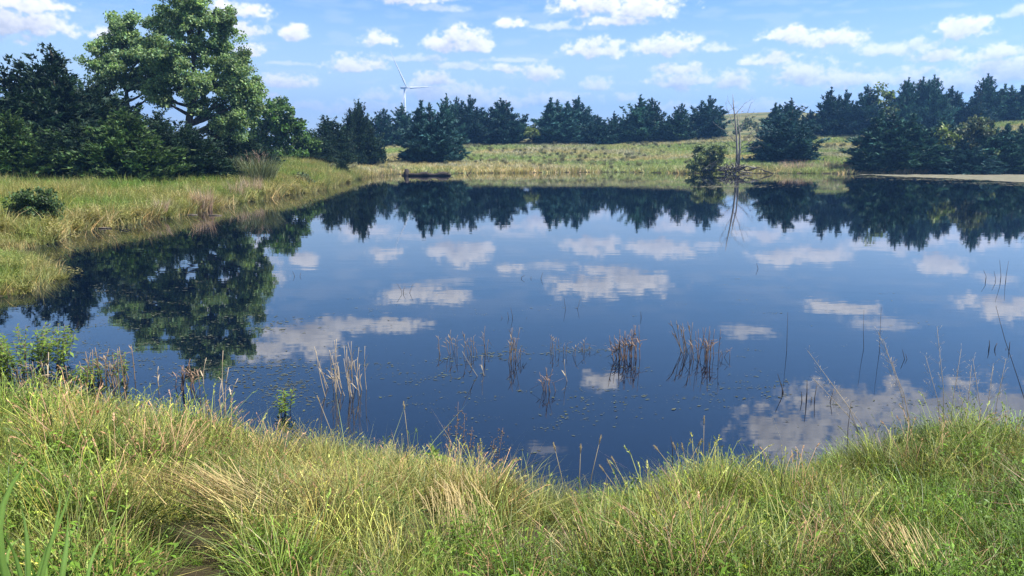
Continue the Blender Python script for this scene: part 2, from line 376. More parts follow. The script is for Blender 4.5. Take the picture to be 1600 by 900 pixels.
# ------------------------------------------------------------------ trees
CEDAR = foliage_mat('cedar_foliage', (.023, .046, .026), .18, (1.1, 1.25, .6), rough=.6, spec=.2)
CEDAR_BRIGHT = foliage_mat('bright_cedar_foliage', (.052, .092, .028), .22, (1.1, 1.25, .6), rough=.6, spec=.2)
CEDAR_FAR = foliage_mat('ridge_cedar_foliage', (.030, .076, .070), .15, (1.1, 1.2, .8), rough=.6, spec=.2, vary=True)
COTTON = foliage_mat('cottonwood_leaves', (.20, .285, .13), .45, (1.1, 1.2, .6), rough=.55, spec=.3)
BROAD = foliage_mat('green_leaves', (.065, .125, .03), .35, (1.2, 1.3, .4), rough=.42, spec=.4)
PALE = foliage_mat('pale_green_leaves', (.13, .17, .05), .35, (1.1, 1.2, .5))
DARKLEAF = foliage_mat('dark_green_leaves', (.055, .095, .03), .3)
WILLOW = foliage_mat('willow_leaves', (.14, .175, .075), .35)
GREYGREEN = foliage_mat('grey_green_leaves', (.095, .12, .06), .28)
BARK = bark_mat('dark_bark', (.035, .028, .022), (.10, .085, .07))
GREYWOOD = bark_mat('weathered_grey_wood', (.11, .10, .09), (.30, .28, .255), 10)
DARKWOOD = bark_mat('wet_dark_wood', (.018, .014, .012), (.075, .06, .05), 12)

def unit(v): return v/(np.linalg.norm(v, axis=-1, keepdims=True)+1e-9)
def cedar_mesh(name, seed, nb, ns, sl, mat, leaders=((0, 0, 1, 1),), R=.36, prof=.75, tilt=0.0, jit=.022):
    """crown one unit high: ascending boughs clothed in short pointed sprays"""
    r = np.random.RandomState(seed); VV = []; CC = []
    for (ox, oy, hs, rs) in leaders:
        nbl = int(nb*hs*rs)
        t = .02+.97*(1-np.sqrt(r.rand(nbl)))
        a = r.rand(nbl)*2*math.pi
        base = np.minimum(1, .62+t*3.2)
        Lb = R*rs*base*np.maximum(.02, (1-t))**prof*(.55+.75*r.rand(nbl)**2.0)+.012
        ang = np.radians(10+56*t+r.randn(nbl)*9)
        lng = (r.rand(nbl) < .22) & (t > .3); Lb = np.where(lng, Lb*1.4+.015, Lb); ang = np.where(lng, ang+.22, ang)
        dirv = np.stack([np.cos(a)*np.cos(ang), np.sin(a)*np.cos(ang), np.sin(ang)], -1)
        org = np.stack([ox*np.ones(nbl)+tilt*t*t, oy*np.ones(nbl), t*hs*.97], -1)
        br = np.clip(1+.26*r.randn(nbl), .45, 1.7)
        cnt = np.maximum(4, (ns*(Lb/(R*.6))).astype(int))
        bi = np.repeat(np.arange(nbl), cnt); m = len(bi)
        s = 1-r.rand(m)**1.5*.82
        pos = org[bi]+dirv[bi]*(s*Lb[bi])[:, None]+r.randn(m, 3)*jit*np.array([1, 1, .75])*((.45+Lb[bi]/R)*np.where(lng[bi], .55, 1))[:, None]
        pos[:, 2] -= (s*(1-s)*Lb[bi])*.25
        sd = unit(dirv[bi]*1.0+np.array([0, 0, .42])+r.randn(m, 3)*.42)
        bc = br[bi]*np.clip(1+.32*r.randn(m), .35, 2.0)
        # leader tip
        k = max(10, ns); zt = hs*(.84+.16*r.rand(k)); pt = np.stack([ox+tilt*(zt/hs)**2+r.randn(k)*.006, oy+r.randn(k)*.006, zt-.02], -1)
        st = unit(np.stack([r.randn(k)*.5, r.randn(k)*.5, np.ones(k)], -1))
        pos = np.concatenate([pos, pt]); sd = np.concatenate([sd, st]); bc = np.concatenate([bc, np.ones(k)])
        m = len(pos); ln = sl*(.55+.9*r.rand(m))*(1.1-.55*np.clip(pos[:, 2]/hs, 0, 1))
        for q in range(3):
            d = unit(sd+r.randn(m, 3)*.38); side = unit(np.cross(d, r.randn(m, 3)))*(ln*(.16+.12*r.rand(m)))[:, None]
            tri = np.stack([pos-side, pos+side, pos+d*ln[:, None]], 1)
            VV.append(tri.reshape(-1, 3)); hue = r.randn(m)*.10
            c = np.stack([bc*(1+hue), bc, bc*(1-hue)], -1); CC.append(np.repeat(c, 3, 0))
    V = np.concatenate(VV); V[:, 2] = np.maximum(V[:, 2], .004)
    F = np.arange(len(V)).reshape(-1, 3)
    return mesh_np(name, V, [F], np.clip(np.concatenate(CC), .2, 2.4), mat)
def cedar_trunk(seed):
    r = np.random.RandomState(seed); mb = MB()
    z = np.linspace(-.03, .95, 8); mb.tube(np.stack([r.randn(8)*.004, r.randn(8)*.004, z], -1), .03*(1-z)**1.1+.003, 7)
    for i in range(12):
        t = .06+.7*i/12; a = i*2.4; l = .26*(1-t); e = math.radians(15+45*t)
        o = np.array([0, 0, t]); d = np.array([math.cos(a)*math.cos(e), math.sin(a)*math.cos(e), math.sin(e)])
        mb.tube([o, o+d*l*.5, o+d*l+np.array([0, 0, .02])], [.008, .005, .002], 4)
    return mb.mesh('trunk', BARK)
TRUNKS = [cedar_trunk(s) for s in (1, 2)]
NEARC = [cedar_mesh('crown', 101, 330, 44, .040, CEDAR, ((0, 0, 1, 1), (.2, .1, .64, .7), (-.2, .05, .56, .7)), .40, .85),
         cedar_mesh('crown', 102, 300, 44, .042, CEDAR, ((0, 0, 1, 1), (.13, -.1, .86, .6)), .42, .72),
         cedar_mesh('crown', 103, 300, 40, .050, CEDAR_BRIGHT, ((0, 0, 1, 1), (-.15, -.08, .7, .7)), .46, .66),
         cedar_mesh('crown', 104, 340, 40, .046, CEDAR, ((0, 0, 1, 1), (.2, 0, .7, .8), (-.2, 0, .78, .8)), .40, .6)]
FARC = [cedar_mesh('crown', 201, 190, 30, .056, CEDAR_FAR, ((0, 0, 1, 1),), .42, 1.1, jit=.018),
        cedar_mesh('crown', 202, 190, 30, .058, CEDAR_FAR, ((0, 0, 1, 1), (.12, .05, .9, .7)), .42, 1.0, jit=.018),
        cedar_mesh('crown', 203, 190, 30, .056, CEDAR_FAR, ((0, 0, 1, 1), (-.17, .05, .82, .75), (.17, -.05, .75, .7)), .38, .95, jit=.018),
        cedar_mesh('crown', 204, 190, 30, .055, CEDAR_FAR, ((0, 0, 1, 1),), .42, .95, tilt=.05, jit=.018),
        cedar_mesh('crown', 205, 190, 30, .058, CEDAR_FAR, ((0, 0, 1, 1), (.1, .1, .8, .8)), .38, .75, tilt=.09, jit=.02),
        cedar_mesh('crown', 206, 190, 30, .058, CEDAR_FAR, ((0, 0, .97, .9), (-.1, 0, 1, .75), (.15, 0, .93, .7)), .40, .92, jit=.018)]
for me in NEARC+FARC:                       # crown half-width of each, so that the wanted width can be set
    co = np.empty(len(me.vertices)*3, np.float32); me.vertices.foreach_get('co', co); co = co.reshape(-1, 3)
    me['hw'] = float(np.percentile(np.abs(co[:, 0]), 97))
rngT = random.Random(3)
def cedar(px, top, wpx, Y, label, kind=None, near=False, group=None):
    x = (px-800)/FPX*Y/(math.cos(PITCH)+(450-240)/FPX*math.sin(PITCH))
    x = at_depth(px, 240, Y)[0]
    z0 = hz(x, Y); zt = at_depth(px, top, Y)[2]; H = zt-z0
    i = rngT.randrange(6) if kind is None else kind
    me = NEARC[i] if near else FARC[i]
    w = wpx/FPX*Y/2/me['hw']/.98
    o = thing('cedar_tree', label, 'tree', (x, Y, z0-.03), (0, 0, rngT.uniform(-.5, .5) if near else rngT.choice([0, .4, -.4, math.pi, 2.8])), (w, w, H), group)
    obj('trunk', TRUNKS[i % 2], o); obj('crown', me, o)
    return o
GL, GR, GF = 'cedars on the left bank', 'cedars along the ridge', 'cedars on the right shore'
cedar(-38, 92, 170, 54, 'dark cedar cut off by the left edge of the picture', 1, True, GL)
cedar(96, 66, 235, 57, 'tallest dark cedar on the left, its pointed top against the sky', 0, True, GL)
cedar(18, 176, 120, 48, 'short brighter cedar low at the left edge in front of the tallest dark one', 2, True, GL)
cedar(165, 118, 130, 60, 'dark cedar at the right shoulder of the tallest left one', 3, True, GL)
cedar(195, 172, 150, 51, 'bright green cedar in the middle of the dark left grove', 2, True, GL)
cedar(118, 190, 140, 50, 'low dark cedar in front of the tallest left one', 3, True, GL)
cedar(248, 172, 110, 56, 'dark cedar below the smaller cottonwood', 1, True, GL)
cedar(300, 196, 120, 55, 'dark cedar at the foot of the big cottonwood trunk', 3, True, GL)
cedar(358, 182, 100, 66, 'dark cedar between the big cottonwood and the round green tree', 0, True, GL)
cedar(52, 142, 130, 64, 'dark cedar behind the low ones near the left edge', 1, True, GL)
cedar(390, 215, 70, 74, 'small dark cedar left of the round green tree', 3, True, GL)
cedar(488, 208, 60, 94, 'small cedar just right of the round green tree', 1, True, GL)
cedar(514, 180, 62, 100, 'slim ragged cedar left of the columnar one on the left bank', 1, True, GL)
cedar(545, 212, 40, 108, 'short cedar at the left foot of the columnar one', 3, True, GL)
cedar(563, 158, 56, 110, 'columnar cedar with a blunt top at the end of the left grove', 3, True, GL)
cedar(533, 246, 18, 84, 'young thin cedar standing alone at the left water edge', 1, True)
cedar(672, 156, 82, 118, 'large lone cedar on the far slope left of the gap', 5, False)
cedar(1234, 166, 86, 116, 'lone cedar on the far slope right of the dead tree', 1, False)
ridge = [(597,168,56,'first cedar of the ridge, right of the columnar one',3),(630,160,50,'pointed ridge cedar directly below the wind turbine',0),(655,176,40,'short ridge cedar just right of the turbine tower',2),
 (699,145,44,'tall pointed ridge cedar behind the large lone one',0),(712,149,36,'slim ridge cedar beside the tall pointed one, right of the lone cedar',3),(735,148,62,'broad ridge cedar third left of the gap',1),
 (758,170,40,'low ridge cedar between two broad ones left of the gap',2),(791,152,70,'broad ridge cedar at the left side of the gap with the pale bush',4),
 (870,152,76,'broad rounded ridge cedar at the right side of the gap',5),(903,148,66,'right twin of the broad rounded ridge pair',2),(933,178,44,'low ridge cedar right of the broad pair',2),
 (958,173,36,'small ridge cedar in the dip right of the broad pair',0),(978,178,40,'low ridge cedar left of the two sharp tops',5),(998,147,62,'ridge cedar with the left of two sharp tops',0),(1020,151,48,'ridge cedar with the right of two sharp tops',3),
 (1042,182,40,'low ridge cedar right of the two sharp tops',2),(1059,160,46,'conical ridge cedar two left of the dead tree',3),(1083,178,40,'low ridge cedar beside the conical one left of the dead tree',2),(1106,149,60,'tall ridge cedar just left of the dead tree',1),
 (1214,160,54,'ridge cedar behind the left side of the lone right cedar',5),(1232,152,50,'ridge cedar directly behind the lone right cedar',0),(1262,170,44,'low ridge cedar just right of the lone right cedar',2),
 (1293,135,56,'tall pointed ridge cedar right of the lone right cedar',0),(1316,140,52,'ridge cedar beside the tall pointed one, second right of the lone cedar',1),(1334,165,40,'low ridge cedar before the sharp conical one',2),
 (1352,131,58,'sharp conical ridge cedar left of the pale green tree',3),(1404,120,50,'ridge cedar just right of the pale green tree',4),(1428,119,52,'wind-swept ridge cedar, second right of the pale green tree',4),
 (1456,116,50,'tallest wind-swept ridge cedar, third right of the pale green tree',4),(1478,134,56,'broad ridge cedar at the left side of the right gap',1),(1520,140,40,'slim ridge cedar at the right side of the right gap',3),
 (1538,114,48,'tall plume-shaped ridge cedar near the right edge',4),(1570,130,60,'broad ridge cedar second from the right edge',5),(1592,128,50,'ridge cedar at the right edge of the picture',1),(1630,124,60,'ridge cedar cut off beyond the right edge',0)]
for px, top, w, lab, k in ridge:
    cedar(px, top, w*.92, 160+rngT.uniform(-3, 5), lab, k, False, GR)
for px, top, w, Y, lab, k in [(1392,170,110,103,'broad cedar at the left end of the right shore thicket',5),(1440,196,100,104,'low cedar second in the right shore thicket',2),
    (1470,182,90,107,'cedar behind the bright green bush of the right shore thicket',1),(1545,186,100,103,'cedar right of the grey-green shrub in the right thicket',5),(1592,192,100,104,'low cedar of the right shore thicket at the picture edge',2),(1650,185,110,104,'cedar of the right shore thicket beyond the picture edge',1),
    (1505,215,90,101,'lowest cedar at the water in the right thicket',2),(1365,225,50,101,'small dark cedar skirting the left end of the right thicket',5)]:
    cedar(px, top, w, Y, lab, k, False, GF)

# ---- broadleaf trees: trunk, limbs to each lobe of the crown, leaf clumps in each lobe
def leaf_quads(r, pos, size, droop=.4):
    m = len(pos); d = unit(r.randn(m, 3)+np.array([0, 0, -droop])); s = unit(np.cross(d, r.randn(m, 3)))
    l = size*(.6+.8*r.rand(m)); w = l*.42
    return np.stack([pos, pos+d*(l*.5)[:, None]+s*w[:, None], pos+d*l[:, None], pos+d*(l*.5)[:, None]-s*w[:, None]], 1)
def broad_tree(name, label, px, Y, trunk_px, lobes, mat, seed, leaf, per, clump_r, trunk_r, dens=1.0, group=None):
    r = np.random.RandomState(seed)
    x0 = at_depth(px, 260, Y)[0]; z0 = hz(x0, Y); base = np.array([x0, Y, z0-.05])
    o = thing(name, label, 'tree', tuple(base), group=group)
    tp = [np.zeros(3)-np.array([0, 0, .15])]+[np.array(at_depth(a, b, Y))-base+np.array([0, r.randn()*.25, 0]) for a, b in trunk_px]
    tp = np.array(tp); nT = len(tp); mb = MB()
    fine = np.array([np.array([np.interp(t, range(nT), tp[:, k]) for k in range(3)]) for t in np.linspace(0, nT-1, nT*3)])
    fine[1:-1] += r.randn(len(fine)-2, 3)*trunk_r*.12
    mb.tube(fine, trunk_r*(1-np.linspace(0, .88, len(fine))), 9)
    VV = []; CC = []
    for (lx, ly, rx, ry) in lobes:
        c = np.array(at_depth(lx, ly, Y))-base; c[1] += r.randn()*rx/FPX*Y*.8
        ax, az_ = rx*1.08/FPX*Y, ry*1.08/FPX*Y
        # limb from the trunk, rising to the lobe
        zi = np.clip(c[2]-az_*.9-abs(c[0])*.25, tp[1][2]*.6, tp[-1][2]*.95)
        k = int(np.argmin(np.abs(fine[:, 2]-zi))); st = fine[k]
        mid = st*.5+c*.5+np.array([0, 0, -.12*np.linalg.norm(c-st)])+r.randn(3)*.15
        rr = trunk_r*.42
        ts = np.linspace(0, 1, 6)[:, None]; cur = (1-ts)**2*st+2*ts*(1-ts)*mid+ts**2*c
        mb.tube(cur, rr*(1-np.linspace(0, .8, 6)), 6)
        ncl = max(5, int(dens*ax*az_/clump_r**2*1.9))
        u = unit(r.randn(ncl, 3))*(r.rand(ncl, 1)**.42); cc = c+u*np.array([ax, ax*.95, az_])
        for q in range(ncl):
            cr = clump_r*(.6+.8*r.rand()); m = int(per*(.6+.8*r.rand()))
            pos = cc[q]+unit(r.randn(m, 3))*(cr*r.rand(m, 1)**.5)*np.array([1, 1, .7])
            VV.append(leaf_quads(r, pos, leaf).reshape(-1, 3))
            bcl = np.clip(1+.2*r.randn(), .5, 1.6); bl = bcl*np.clip(1+.34*r.randn(m), .3, 2); hue = r.randn(m)*.08
            CC.append(np.repeat(np.stack([bl*(1+hue), bl, bl*(1-hue*1.5)], -1), 4, 0))
            if r.rand() < .5: mb.tube([c+(cc[q]-c)*.1, c+(cc[q]-c)*.6+r.randn(3)*.06, cc[q]], [rr*.22, rr*.14, rr*.05], 4)
    V = np.concatenate(VV); V[:, 2] = np.maximum(V[:, 2], .1)
    obj('trunk', mb.mesh('trunk', BARK), o)
    obj('crown', mesh_np('crown', V, [np.arange(len(V)).reshape(-1, 4)], np.clip(np.concatenate(CC), .2, 2.2), mat), o)
    return o
broad_tree('cottonwood_tree', 'tallest cottonwood on the left, leafy crown cut by the picture top', 292, 62,
  [(291,255),(294,200),(297,150),(303,95),(300,40),(293,-8)],
  [(290,-2,34,20),(255,22,30,22),(325,22,32,24),(245,58,30,24),(290,42,36,26),(345,52,26,26),(262,92,36,28),(340,92,40,28),(300,82,26,26),(375,105,20,24),(245,118,22,18),
   (355,140,40,30),(325,128,30,22),(385,135,18,22),(268,132,20,18),(375,172,26,24),(345,178,26,18),(312,165,16,12),(258,158,18,14),(392,160,12,16),(360,202,24,12),(396,142,12,18),(384,188,18,15),(332,192,18,9),(250,144,18,13),(318,182,14,8),(300,150,18,12)],
  COTTON, 5, .165, 190, .56, .42, 1.7)
broad_tree('cottonwood_tree', 'smaller cottonwood leaning left beside the tallest cottonwood', 205, 65,
  [(203,240),(200,190),(196,140),(196,90),(192,40)],
  [(180,38,22,16),(205,42,18,16),(165,72,18,20),(195,72,30,22),(228,82,26,22),(175,105,26,20),(210,110,30,22),(245,108,22,22),(192,130,26,14),(235,134,22,14),(160,98,12,14),(255,146,14,12)],
  COTTON, 6, .165, 190, .54, .28, 1.9)
broad_tree('green_tree', 'rounded fresh green broadleaf tree at the end of the left bank', 434, 88,
  [(434,222),(434,205),(436,185),(434,160)],
  [(434,158,14,10),(420,174,20,13),(448,178,20,13),(408,196,22,14),(436,195,24,15),(462,200,22,14),(400,218,20,13),(425,220,26,16),(455,222,28,15),(482,226,16,12),(440,238,34,10),(405,236,20,9),(475,240,20,8),(430,248,34,7)],
  BROAD, 7, .26, 80, .62, .2, 1.9)
broad_tree('pale_tree', 'pale green broadleaf tree among the dark ridge cedars on the right', 1384, 157,
  [(1384,185),(1384,165),(1384,145)], [(1378,140,10,8),(1390,150,12,9),(1376,158,14,10),(1396,165,18,10),(1384,172,20,10),(1405,176,12,6)], PALE, 8, .5, 26, .8, .2, 1.2)
broad_tree('pale_bush', 'small yellow-green bush in the left gap of the ridge cedars', 831, 156,
  [(831,212),(831,205)], [(831,201,7,7),(827,208,7,5),(836,207,6,6)], PALE, 9, .4, 22, .5, .08, 1.5)
broad_tree('dark_bush', 'dark bush in the gap right of the dead tree on the far rise', 1174, 200,
  [(1174,208),(1174,200)], [(1165,198,10,8),(1180,192,12,10),(1190,202,8,8),(1155,206,8,5)], GREYGREEN, 10, .5, 30, .8, .1, 1.4)
broad_tree('green_bush', 'bright green bush in front of the right shore thicket', 1486, 101,
  [(1486,225),(1486,212)], [(1482,206,12,10),(1494,214,12,10),(1474,218,12,9),(1490,228,14,8)], PALE, 12, .34, 30, .55, .07, 1.2)
broad_tree('grey_green_shrub', 'tall grey-green shrub rising from the right shore thicket', 1524, 102,
  [(1524,230),(1524,205)], [(1520,192,14,10),(1535,202,16,12),(1508,206,14,12),(1526,220,22,12),(1545,226,14,10),(1505,232,14,10),(1530,245,22,10)], GREYGREEN, 13, .36, 34, .6, .08, 1.2)
broad_tree('willow_bush', 'rounded willow bush at the water left of the dead tree', 1102, 100,
  [(1102,258),(1102,246)], [(1098,238,12,9),(1112,236,12,9),(1088,250,11,9),(1105,252,14,9),(1122,246,10,10),(1082,260,8,6),(1118,260,12,6),(1092,266,12,4),(1108,266,12,4),(1126,234,6,8)], WILLOW, 14, .24, 60, .42, .06, 1.5)
broad_tree('dark_shrub', 'dark green shrub on the left bank near the picture edge', 52, 29,
  [(52,330),(52,318)], [(40,304,15,12),(60,308,18,13),(28,318,16,14),(52,322,22,15),(76,322,16,13),(48,338,28,13),(70,342,20,10),(24,336,16,10)], DARKLEAF, 15, .085, 110, .24, .03, 1.8)
broad_tree('blue_green_shrub', 'low blue-green shrub between the spiky clump and young thin cedar', 470, 60,
  [(470,290),(470,282)], [(466,276,8,7),(474,282,9,7),(463,288,7,6),(474,290,8,5)], GREYGREEN, 16, .18, 36, .3, .03, 1.2)

# ------------------------------------------------------------------ the dead tree, brush, logs
def limb_tree(mb, start, d, length, rad, r, depth):
    n = 5; pts_ = [np.array(start, float)]; dd = np.array(d, float)
    for i in range(n):
        dd = unit(dd+r.randn(3)*.10+np.array([0, 0, .03])); pts_.append(pts_[-1]+dd*length/n)
    mb.tube(pts_, np.linspace(rad, rad*.25, n+1), 6 if rad > .04 else 4)
    if depth > 0:
        for k in range(3):
            i = r.randint(1, n+1); nd = unit(dd+r.randn(3)*.75)
            limb_tree(mb, pts_[i], nd, length*(.35+.3*r.rand()), rad*.45, r, depth-1)
Yd = 101; xd = at_depth(1152, 262, Yd)[0]; zd = hz(xd, Yd)
dt = thing('dead_tree', 'bare grey dead tree with two upright stems at the far water edge', 'tree', (xd, Yd, zd-.1))
def local(px, py): return np.array(at_depth(px, py, Yd))-np.array([xd, Yd, zd-.1])
r = np.random.RandomState(8)
mb = MB(); mb.tube([local(1151,266), local(1152,240), local(1151,215), local(1149,190), local(1146,165), local(1145,147)], [.24, .15, .12, .09, .06, .02], 8)
stem1 = obj('trunk', mb.mesh('trunk', GREYWOOD), dt)
mb = MB(); mb.tube([local(1154,258), local(1156,235), local(1156,212), local(1153,190), local(1152,172)], [.16, .11, .09, .06, .02], 8)
obj('trunk', mb.mesh('trunk', GREYWOOD), dt)
for (a, b, c2, d2, rad) in [(1150,205,1134,172,.05),(1152,210,1170,182,.06),(1154,225,1176,204,.06),(1150,222,1130,205,.05),(1148,180,1162,162,.035),(1147,172,1138,160,.03),(1156,232,1178,214,.05),(1151,232,1128,222,.05),(1152,195,1168,172,.04),(1156,240,1182,218,.04)]:
    p0, p1 = local(a, b), local(c2, d2); p1[1] += r.randn()*.8; mb = MB(); L_ = np.linalg.norm(p1-p0)
    limb_tree(mb, p0, unit(p1-p0), L_*1.15, rad, r, 2); obj('branch', mb.mesh('branch', GREYWOOD), dt)
bp_ = thing('brush_pile', 'tangled pile of dead branches and roots under the dead tree', 'brush pile', (at_depth(1148, 262, 99.5)[0], 99.5, .1))
for k in range(40):
    mb = MB(); a = r.rand()*math.pi*2; s0 = np.array([r.randn()*1.2-.2, r.randn()*.4, r.rand()*.9]); d = unit(np.array([math.cos(a), math.sin(a)*.5, r.rand()*.9-.25]))
    pts_ = [s0+d*t+r.randn(3)*.07 for t in np.linspace(-.8, .9, 5)]
    for q in pts_: q[2] = max(q[2], -.1)
    mb.tube(pts_, [.04, .075, .085, .06, .02], 5); obj('branch', mb.mesh('branch', DARKWOOD if k % 3 else GREYWOOD), bp_)
fl = thing('fallen_branch', 'pale fallen dead limb leaning over the willow bush', 'branch', (at_depth(1112, 250, 99)[0], 99, .2))
mb = MB()
for k in range(5): limb_tree(mb, (r.randn()*.8, r.randn()*.3, .2), unit(np.array([.9, 0, .75+.3*r.randn()])), 2.2, .05, r, 1)
obj('limb', mb.mesh('limb', GREYWOOD), fl)

xl, yl = on_plane(672, 275); lg = thing('floating_log', 'dark half-sunk log with stub branches by the far left shore', 'log', (xl, yl, 0))
s = yl/FPX; mb = MB(); mb.tube([((px-672)*s, .2*math.sin(px), .10+dz) for px, dz in [(638,.0),(644,.06),(652,.03),(659,.12),(666,.16),(671,.06),(679,.03),(686,.10),(693,.16),(699,.08),(704,-.02)]], [.10, .2, .16, .24, .27, .17, .15, .24, .28, .22, .08], 9)
obj('trunk', mb.mesh('trunk', DARKWOOD), lg)
for a, b, c2, d2 in [(664,.2,671,.85),(655,.2,650,.5),(690,.2,703,.5),(700,.1,709,.25),(669,.3,676,.5),(681,.2,687,.6)]:
    mb = MB(); mb.tube([((a-672)*s, 0, b), (((a+c2)/2-672)*s, .05, (b+d2)/2-.05), ((c2-672)*s, 0, d2)], [.06, .045, .02], 5); obj('branch', mb.mesh('branch', DARKWOOD), lg)
xs, ys = on_plane(635, 274.5); st = thing('stump', 'dark broken stump standing in water at the left end of the log', 'stump', (xs, ys, 0))
mb = MB(); mb.tube([(0, 0, -.2), (0, 0, .25), (.05, 0, .6), (.02, 0, .82)], [.36, .32, .26, .16], 9); obj('trunk', mb.mesh('trunk', DARKWOOD), st)
mb = MB(); mb.tube([(-.55, 0, .05), (0, -.1, .16), (.6, -.05, .06)], [.06, .09, .05], 6); obj('root', mb.mesh('root', DARKWOOD), st)

def half_image(label): return not any(k in label for k in ('long dark stem', 'grass edge', 'water edge'))
def cut_half(pl):
    xs_ = [p_[0] for p_ in pl][::-1]; ys_ = [p_[1] for p_ in pl][::-1]; mid = ys_[0]*.46+ys_[-1]*.54
    return [(float(np.interp(mid, ys_, xs_)), mid)]+[p_ for p_ in pl if p_[1] < mid-1.5]
def twig(label, specs, name='dead_twig', mat=None, rad=.009, group=None, base=None):
    if group and half_image(label): specs = [cut_half(pl) for pl in specs]
    """specs: list of pixel polylines, the first point at the water"""
    bx_, by_ = on_plane(*(base or specs[0][0])); o = thing(name, label, 'twig', (bx_, by_, 0), group=group)
    for pl in specs:
        mb = MB(); pp = [np.array(at_depth(a, b, by_))-np.array([bx_, by_, 0]) for a, b in pl]
        pp = [pp[0]-np.array([0, 0, .12])]+pp
        mb.tube(pp, np.linspace(rad*.75, rad*.28, len(pp)), 5); obj('stem', mb.mesh('stem', mat or DARKWOOD), o)
    return o
G = 'dead twigs standing in the pond'
twig('forked dark stick poking from the water right of the log', [[(730,274),(735,268),(737,264)],[(731,273),(728,271)]], 'forked_stick', rad=.06)
twig('pair of thin twigs below the left cloud reflection', [[(459,438),(460,430),(457,424)],[(471,436),(468,430),(470,426)]], rad=.012, group=G)
twig('thin branched twigs standing before the round cloud reflection', [[(627,470),(628,455),(620,443)],[(642,468),(640,456),(645,444)],[(628,458),(633,448)]], rad=.010, group=G)
twig('small looped twigs left of the widest cloud reflection', [[(814,440),(815,433),(820,430)],[(829,440),(830,432)],[(846,448),(845,436),(848,426)]], rad=.012, group=G)
twig('faint leaning twigs above the middle reeds', [[(882,500),(884,482),(881,464)],[(905,498),(902,484),(906,468)]], rad=.008, group=G)
twig('single short bent twig right of the widest cloud reflection', [[(1182,428),(1185,419),(1182,411)]], rad=.014, group=G)
twig('group of tall twigs far right above a cloud reflection', [[(1551,452),(1556,436),(1553,424)],[(1563,455),(1564,430),(1562,406)],[(1571,456),(1572,432),(1576,408)],[(1538,444),(1541,432),(1537,422)]], rad=.011, group=G)
twig('tall thin stem standing left of the big cloud reflection', [[(1228,600),(1229,560),(1230,520),(1231,488)]], rad=.008, group=G)
twig('left of two tall thin stems above the big cloud reflection', [[(1347,596),(1350,555),(1349,520),(1350,484)]], rad=.007, group=G)
twig('right of two tall thin stems above the big cloud reflection', [[(1371,608),(1374,560),(1375,520),(1377,480)]], rad=.007, group=G)
twig('two short curved black twigs right of the two tall thin stems', [[(1408,574),(1414,560),(1410,546)],[(1414,575),(1418,563),(1415,553)]], rad=.010, group=G)
twig('leaning forked black stick at the left edge of the big cloud reflection', [[(1222,640),(1224,612),(1215,584)],[(1214,644),(1223,620)],[(1224,618),(1221,600)]], rad=.012, group=G)
twig('row of short black stubs in the big cloud reflection', [[(1252,640),(1253,625),(1252,612)],[(1259,636),(1261,612),(1261,594)],[(1273,648),(1273,622),(1276,602)],[(1267,636),(1268,620)]], rad=.012, group=G)
twig('single kinked black twig right of the row of stubs', [[(1300,646),(1297,628),(1303,608)]], rad=.011, group=G)
twig('dark twig at the water edge below the row of stubs', [[(1324,700),(1325,668),(1330,628)]], rad=.008, group=G)
twig('pair of black stubs with dry leaves near the right edge', [[(1576,556),(1577,545),(1578,534)],[(1571,555),(1572,544)],[(1544,550),(1546,540),(1546,532)],[(1553,554),(1555,542),(1558,536)]], rad=.014, group=G)
twig('long dark stem leaning out of the water at the right edge', [[(1606,640),(1590,590),(1570,530),(1556,478)]], rad=.008, group=G)
twig('short upright black twig in open water right of the middle reeds', [[(1002,505),(1002,496),(1001,487)]], rad=.010, group=G)
twig('dark curved twigs behind the middle reeds', [[(798,512),(801,495),(798,480)],[(793,506),(795,497),(793,488)],[(784,505),(787,500),(783,494)],[(823,502),(823,496)]], rad=.010, group=G)
twig('black twig at the grass edge in the middle', [[(1051,724),(1051,700),(1048,682)]], rad=.008, group=G)

BOARD = bark_mat('grey_brown_board', (.09, .075, .06), (.19, .16, .13), 14)
# planks on the left water
for label, (x0, x1, y_) in [('thin grey board floating by the left bank', (146, 176, 357)), ('second grey board floating at the left bank near pinkish reeds', (292, 308, 336)), ('short dark board floating right of the second grey board', (326, 346, 337))]:
    a = on_plane(x0, y_); b = on_plane(x1, y_); L_ = b[0]-a[0]; mb = MB()
    mb.tube([(-L_/2, 0, .012), (0, .03, .022), (L_/2, 0, .012)], [.05, .055, .045], 6, squash=.5)
    obj('floating_board', mb.mesh('floating_board', BOARD), None, ((a[0]+b[0])/2, a[1], 0), label=label, cat='board', group='boards floating by the left bank')
twig('small dark snag sticking up beside the thin grey board', [[(190,360),(198,358),(204,360),(205,356)]], 'snag', rad=.03)

# ------------------------------------------------------------------ wind turbine
WHITE = plain_mat('turbine_white', (.45, .47, .50), .5)
Yt = 1180; xt, _, zt = at_depth(632, 137, Yt); zg = hz(xt, Yt)
wt = thing('wind_turbine', 'white three-bladed wind turbine far behind the ridge cedars', 'wind turbine', (xt, Yt, zg))
Hh = zt-zg
mb = MB(); mb.tube([(0, 0, -1), (0, 0, Hh*.5), (0, 0, Hh-1.5)], [2.1, 1.6, 1.2], 20); obj('tower', mb.mesh('tower', WHITE), wt)
yaw = math.radians(57); fw = np.array([math.sin(yaw), -math.cos(yaw), 0]); rt = np.array([math.cos(yaw), math.sin(yaw), 0]); hub = np.array([0, 0, Hh])+fw*4
mb = MB(); c0 = np.array([0, 0, Hh]); mb.tube([c0-fw*7, c0-fw*6, c0+fw*2.2, c0+fw*3], [1.4, 1.9, 1.9, 1.5], 12); obj('nacelle', mb.mesh('nacelle', WHITE), wt)
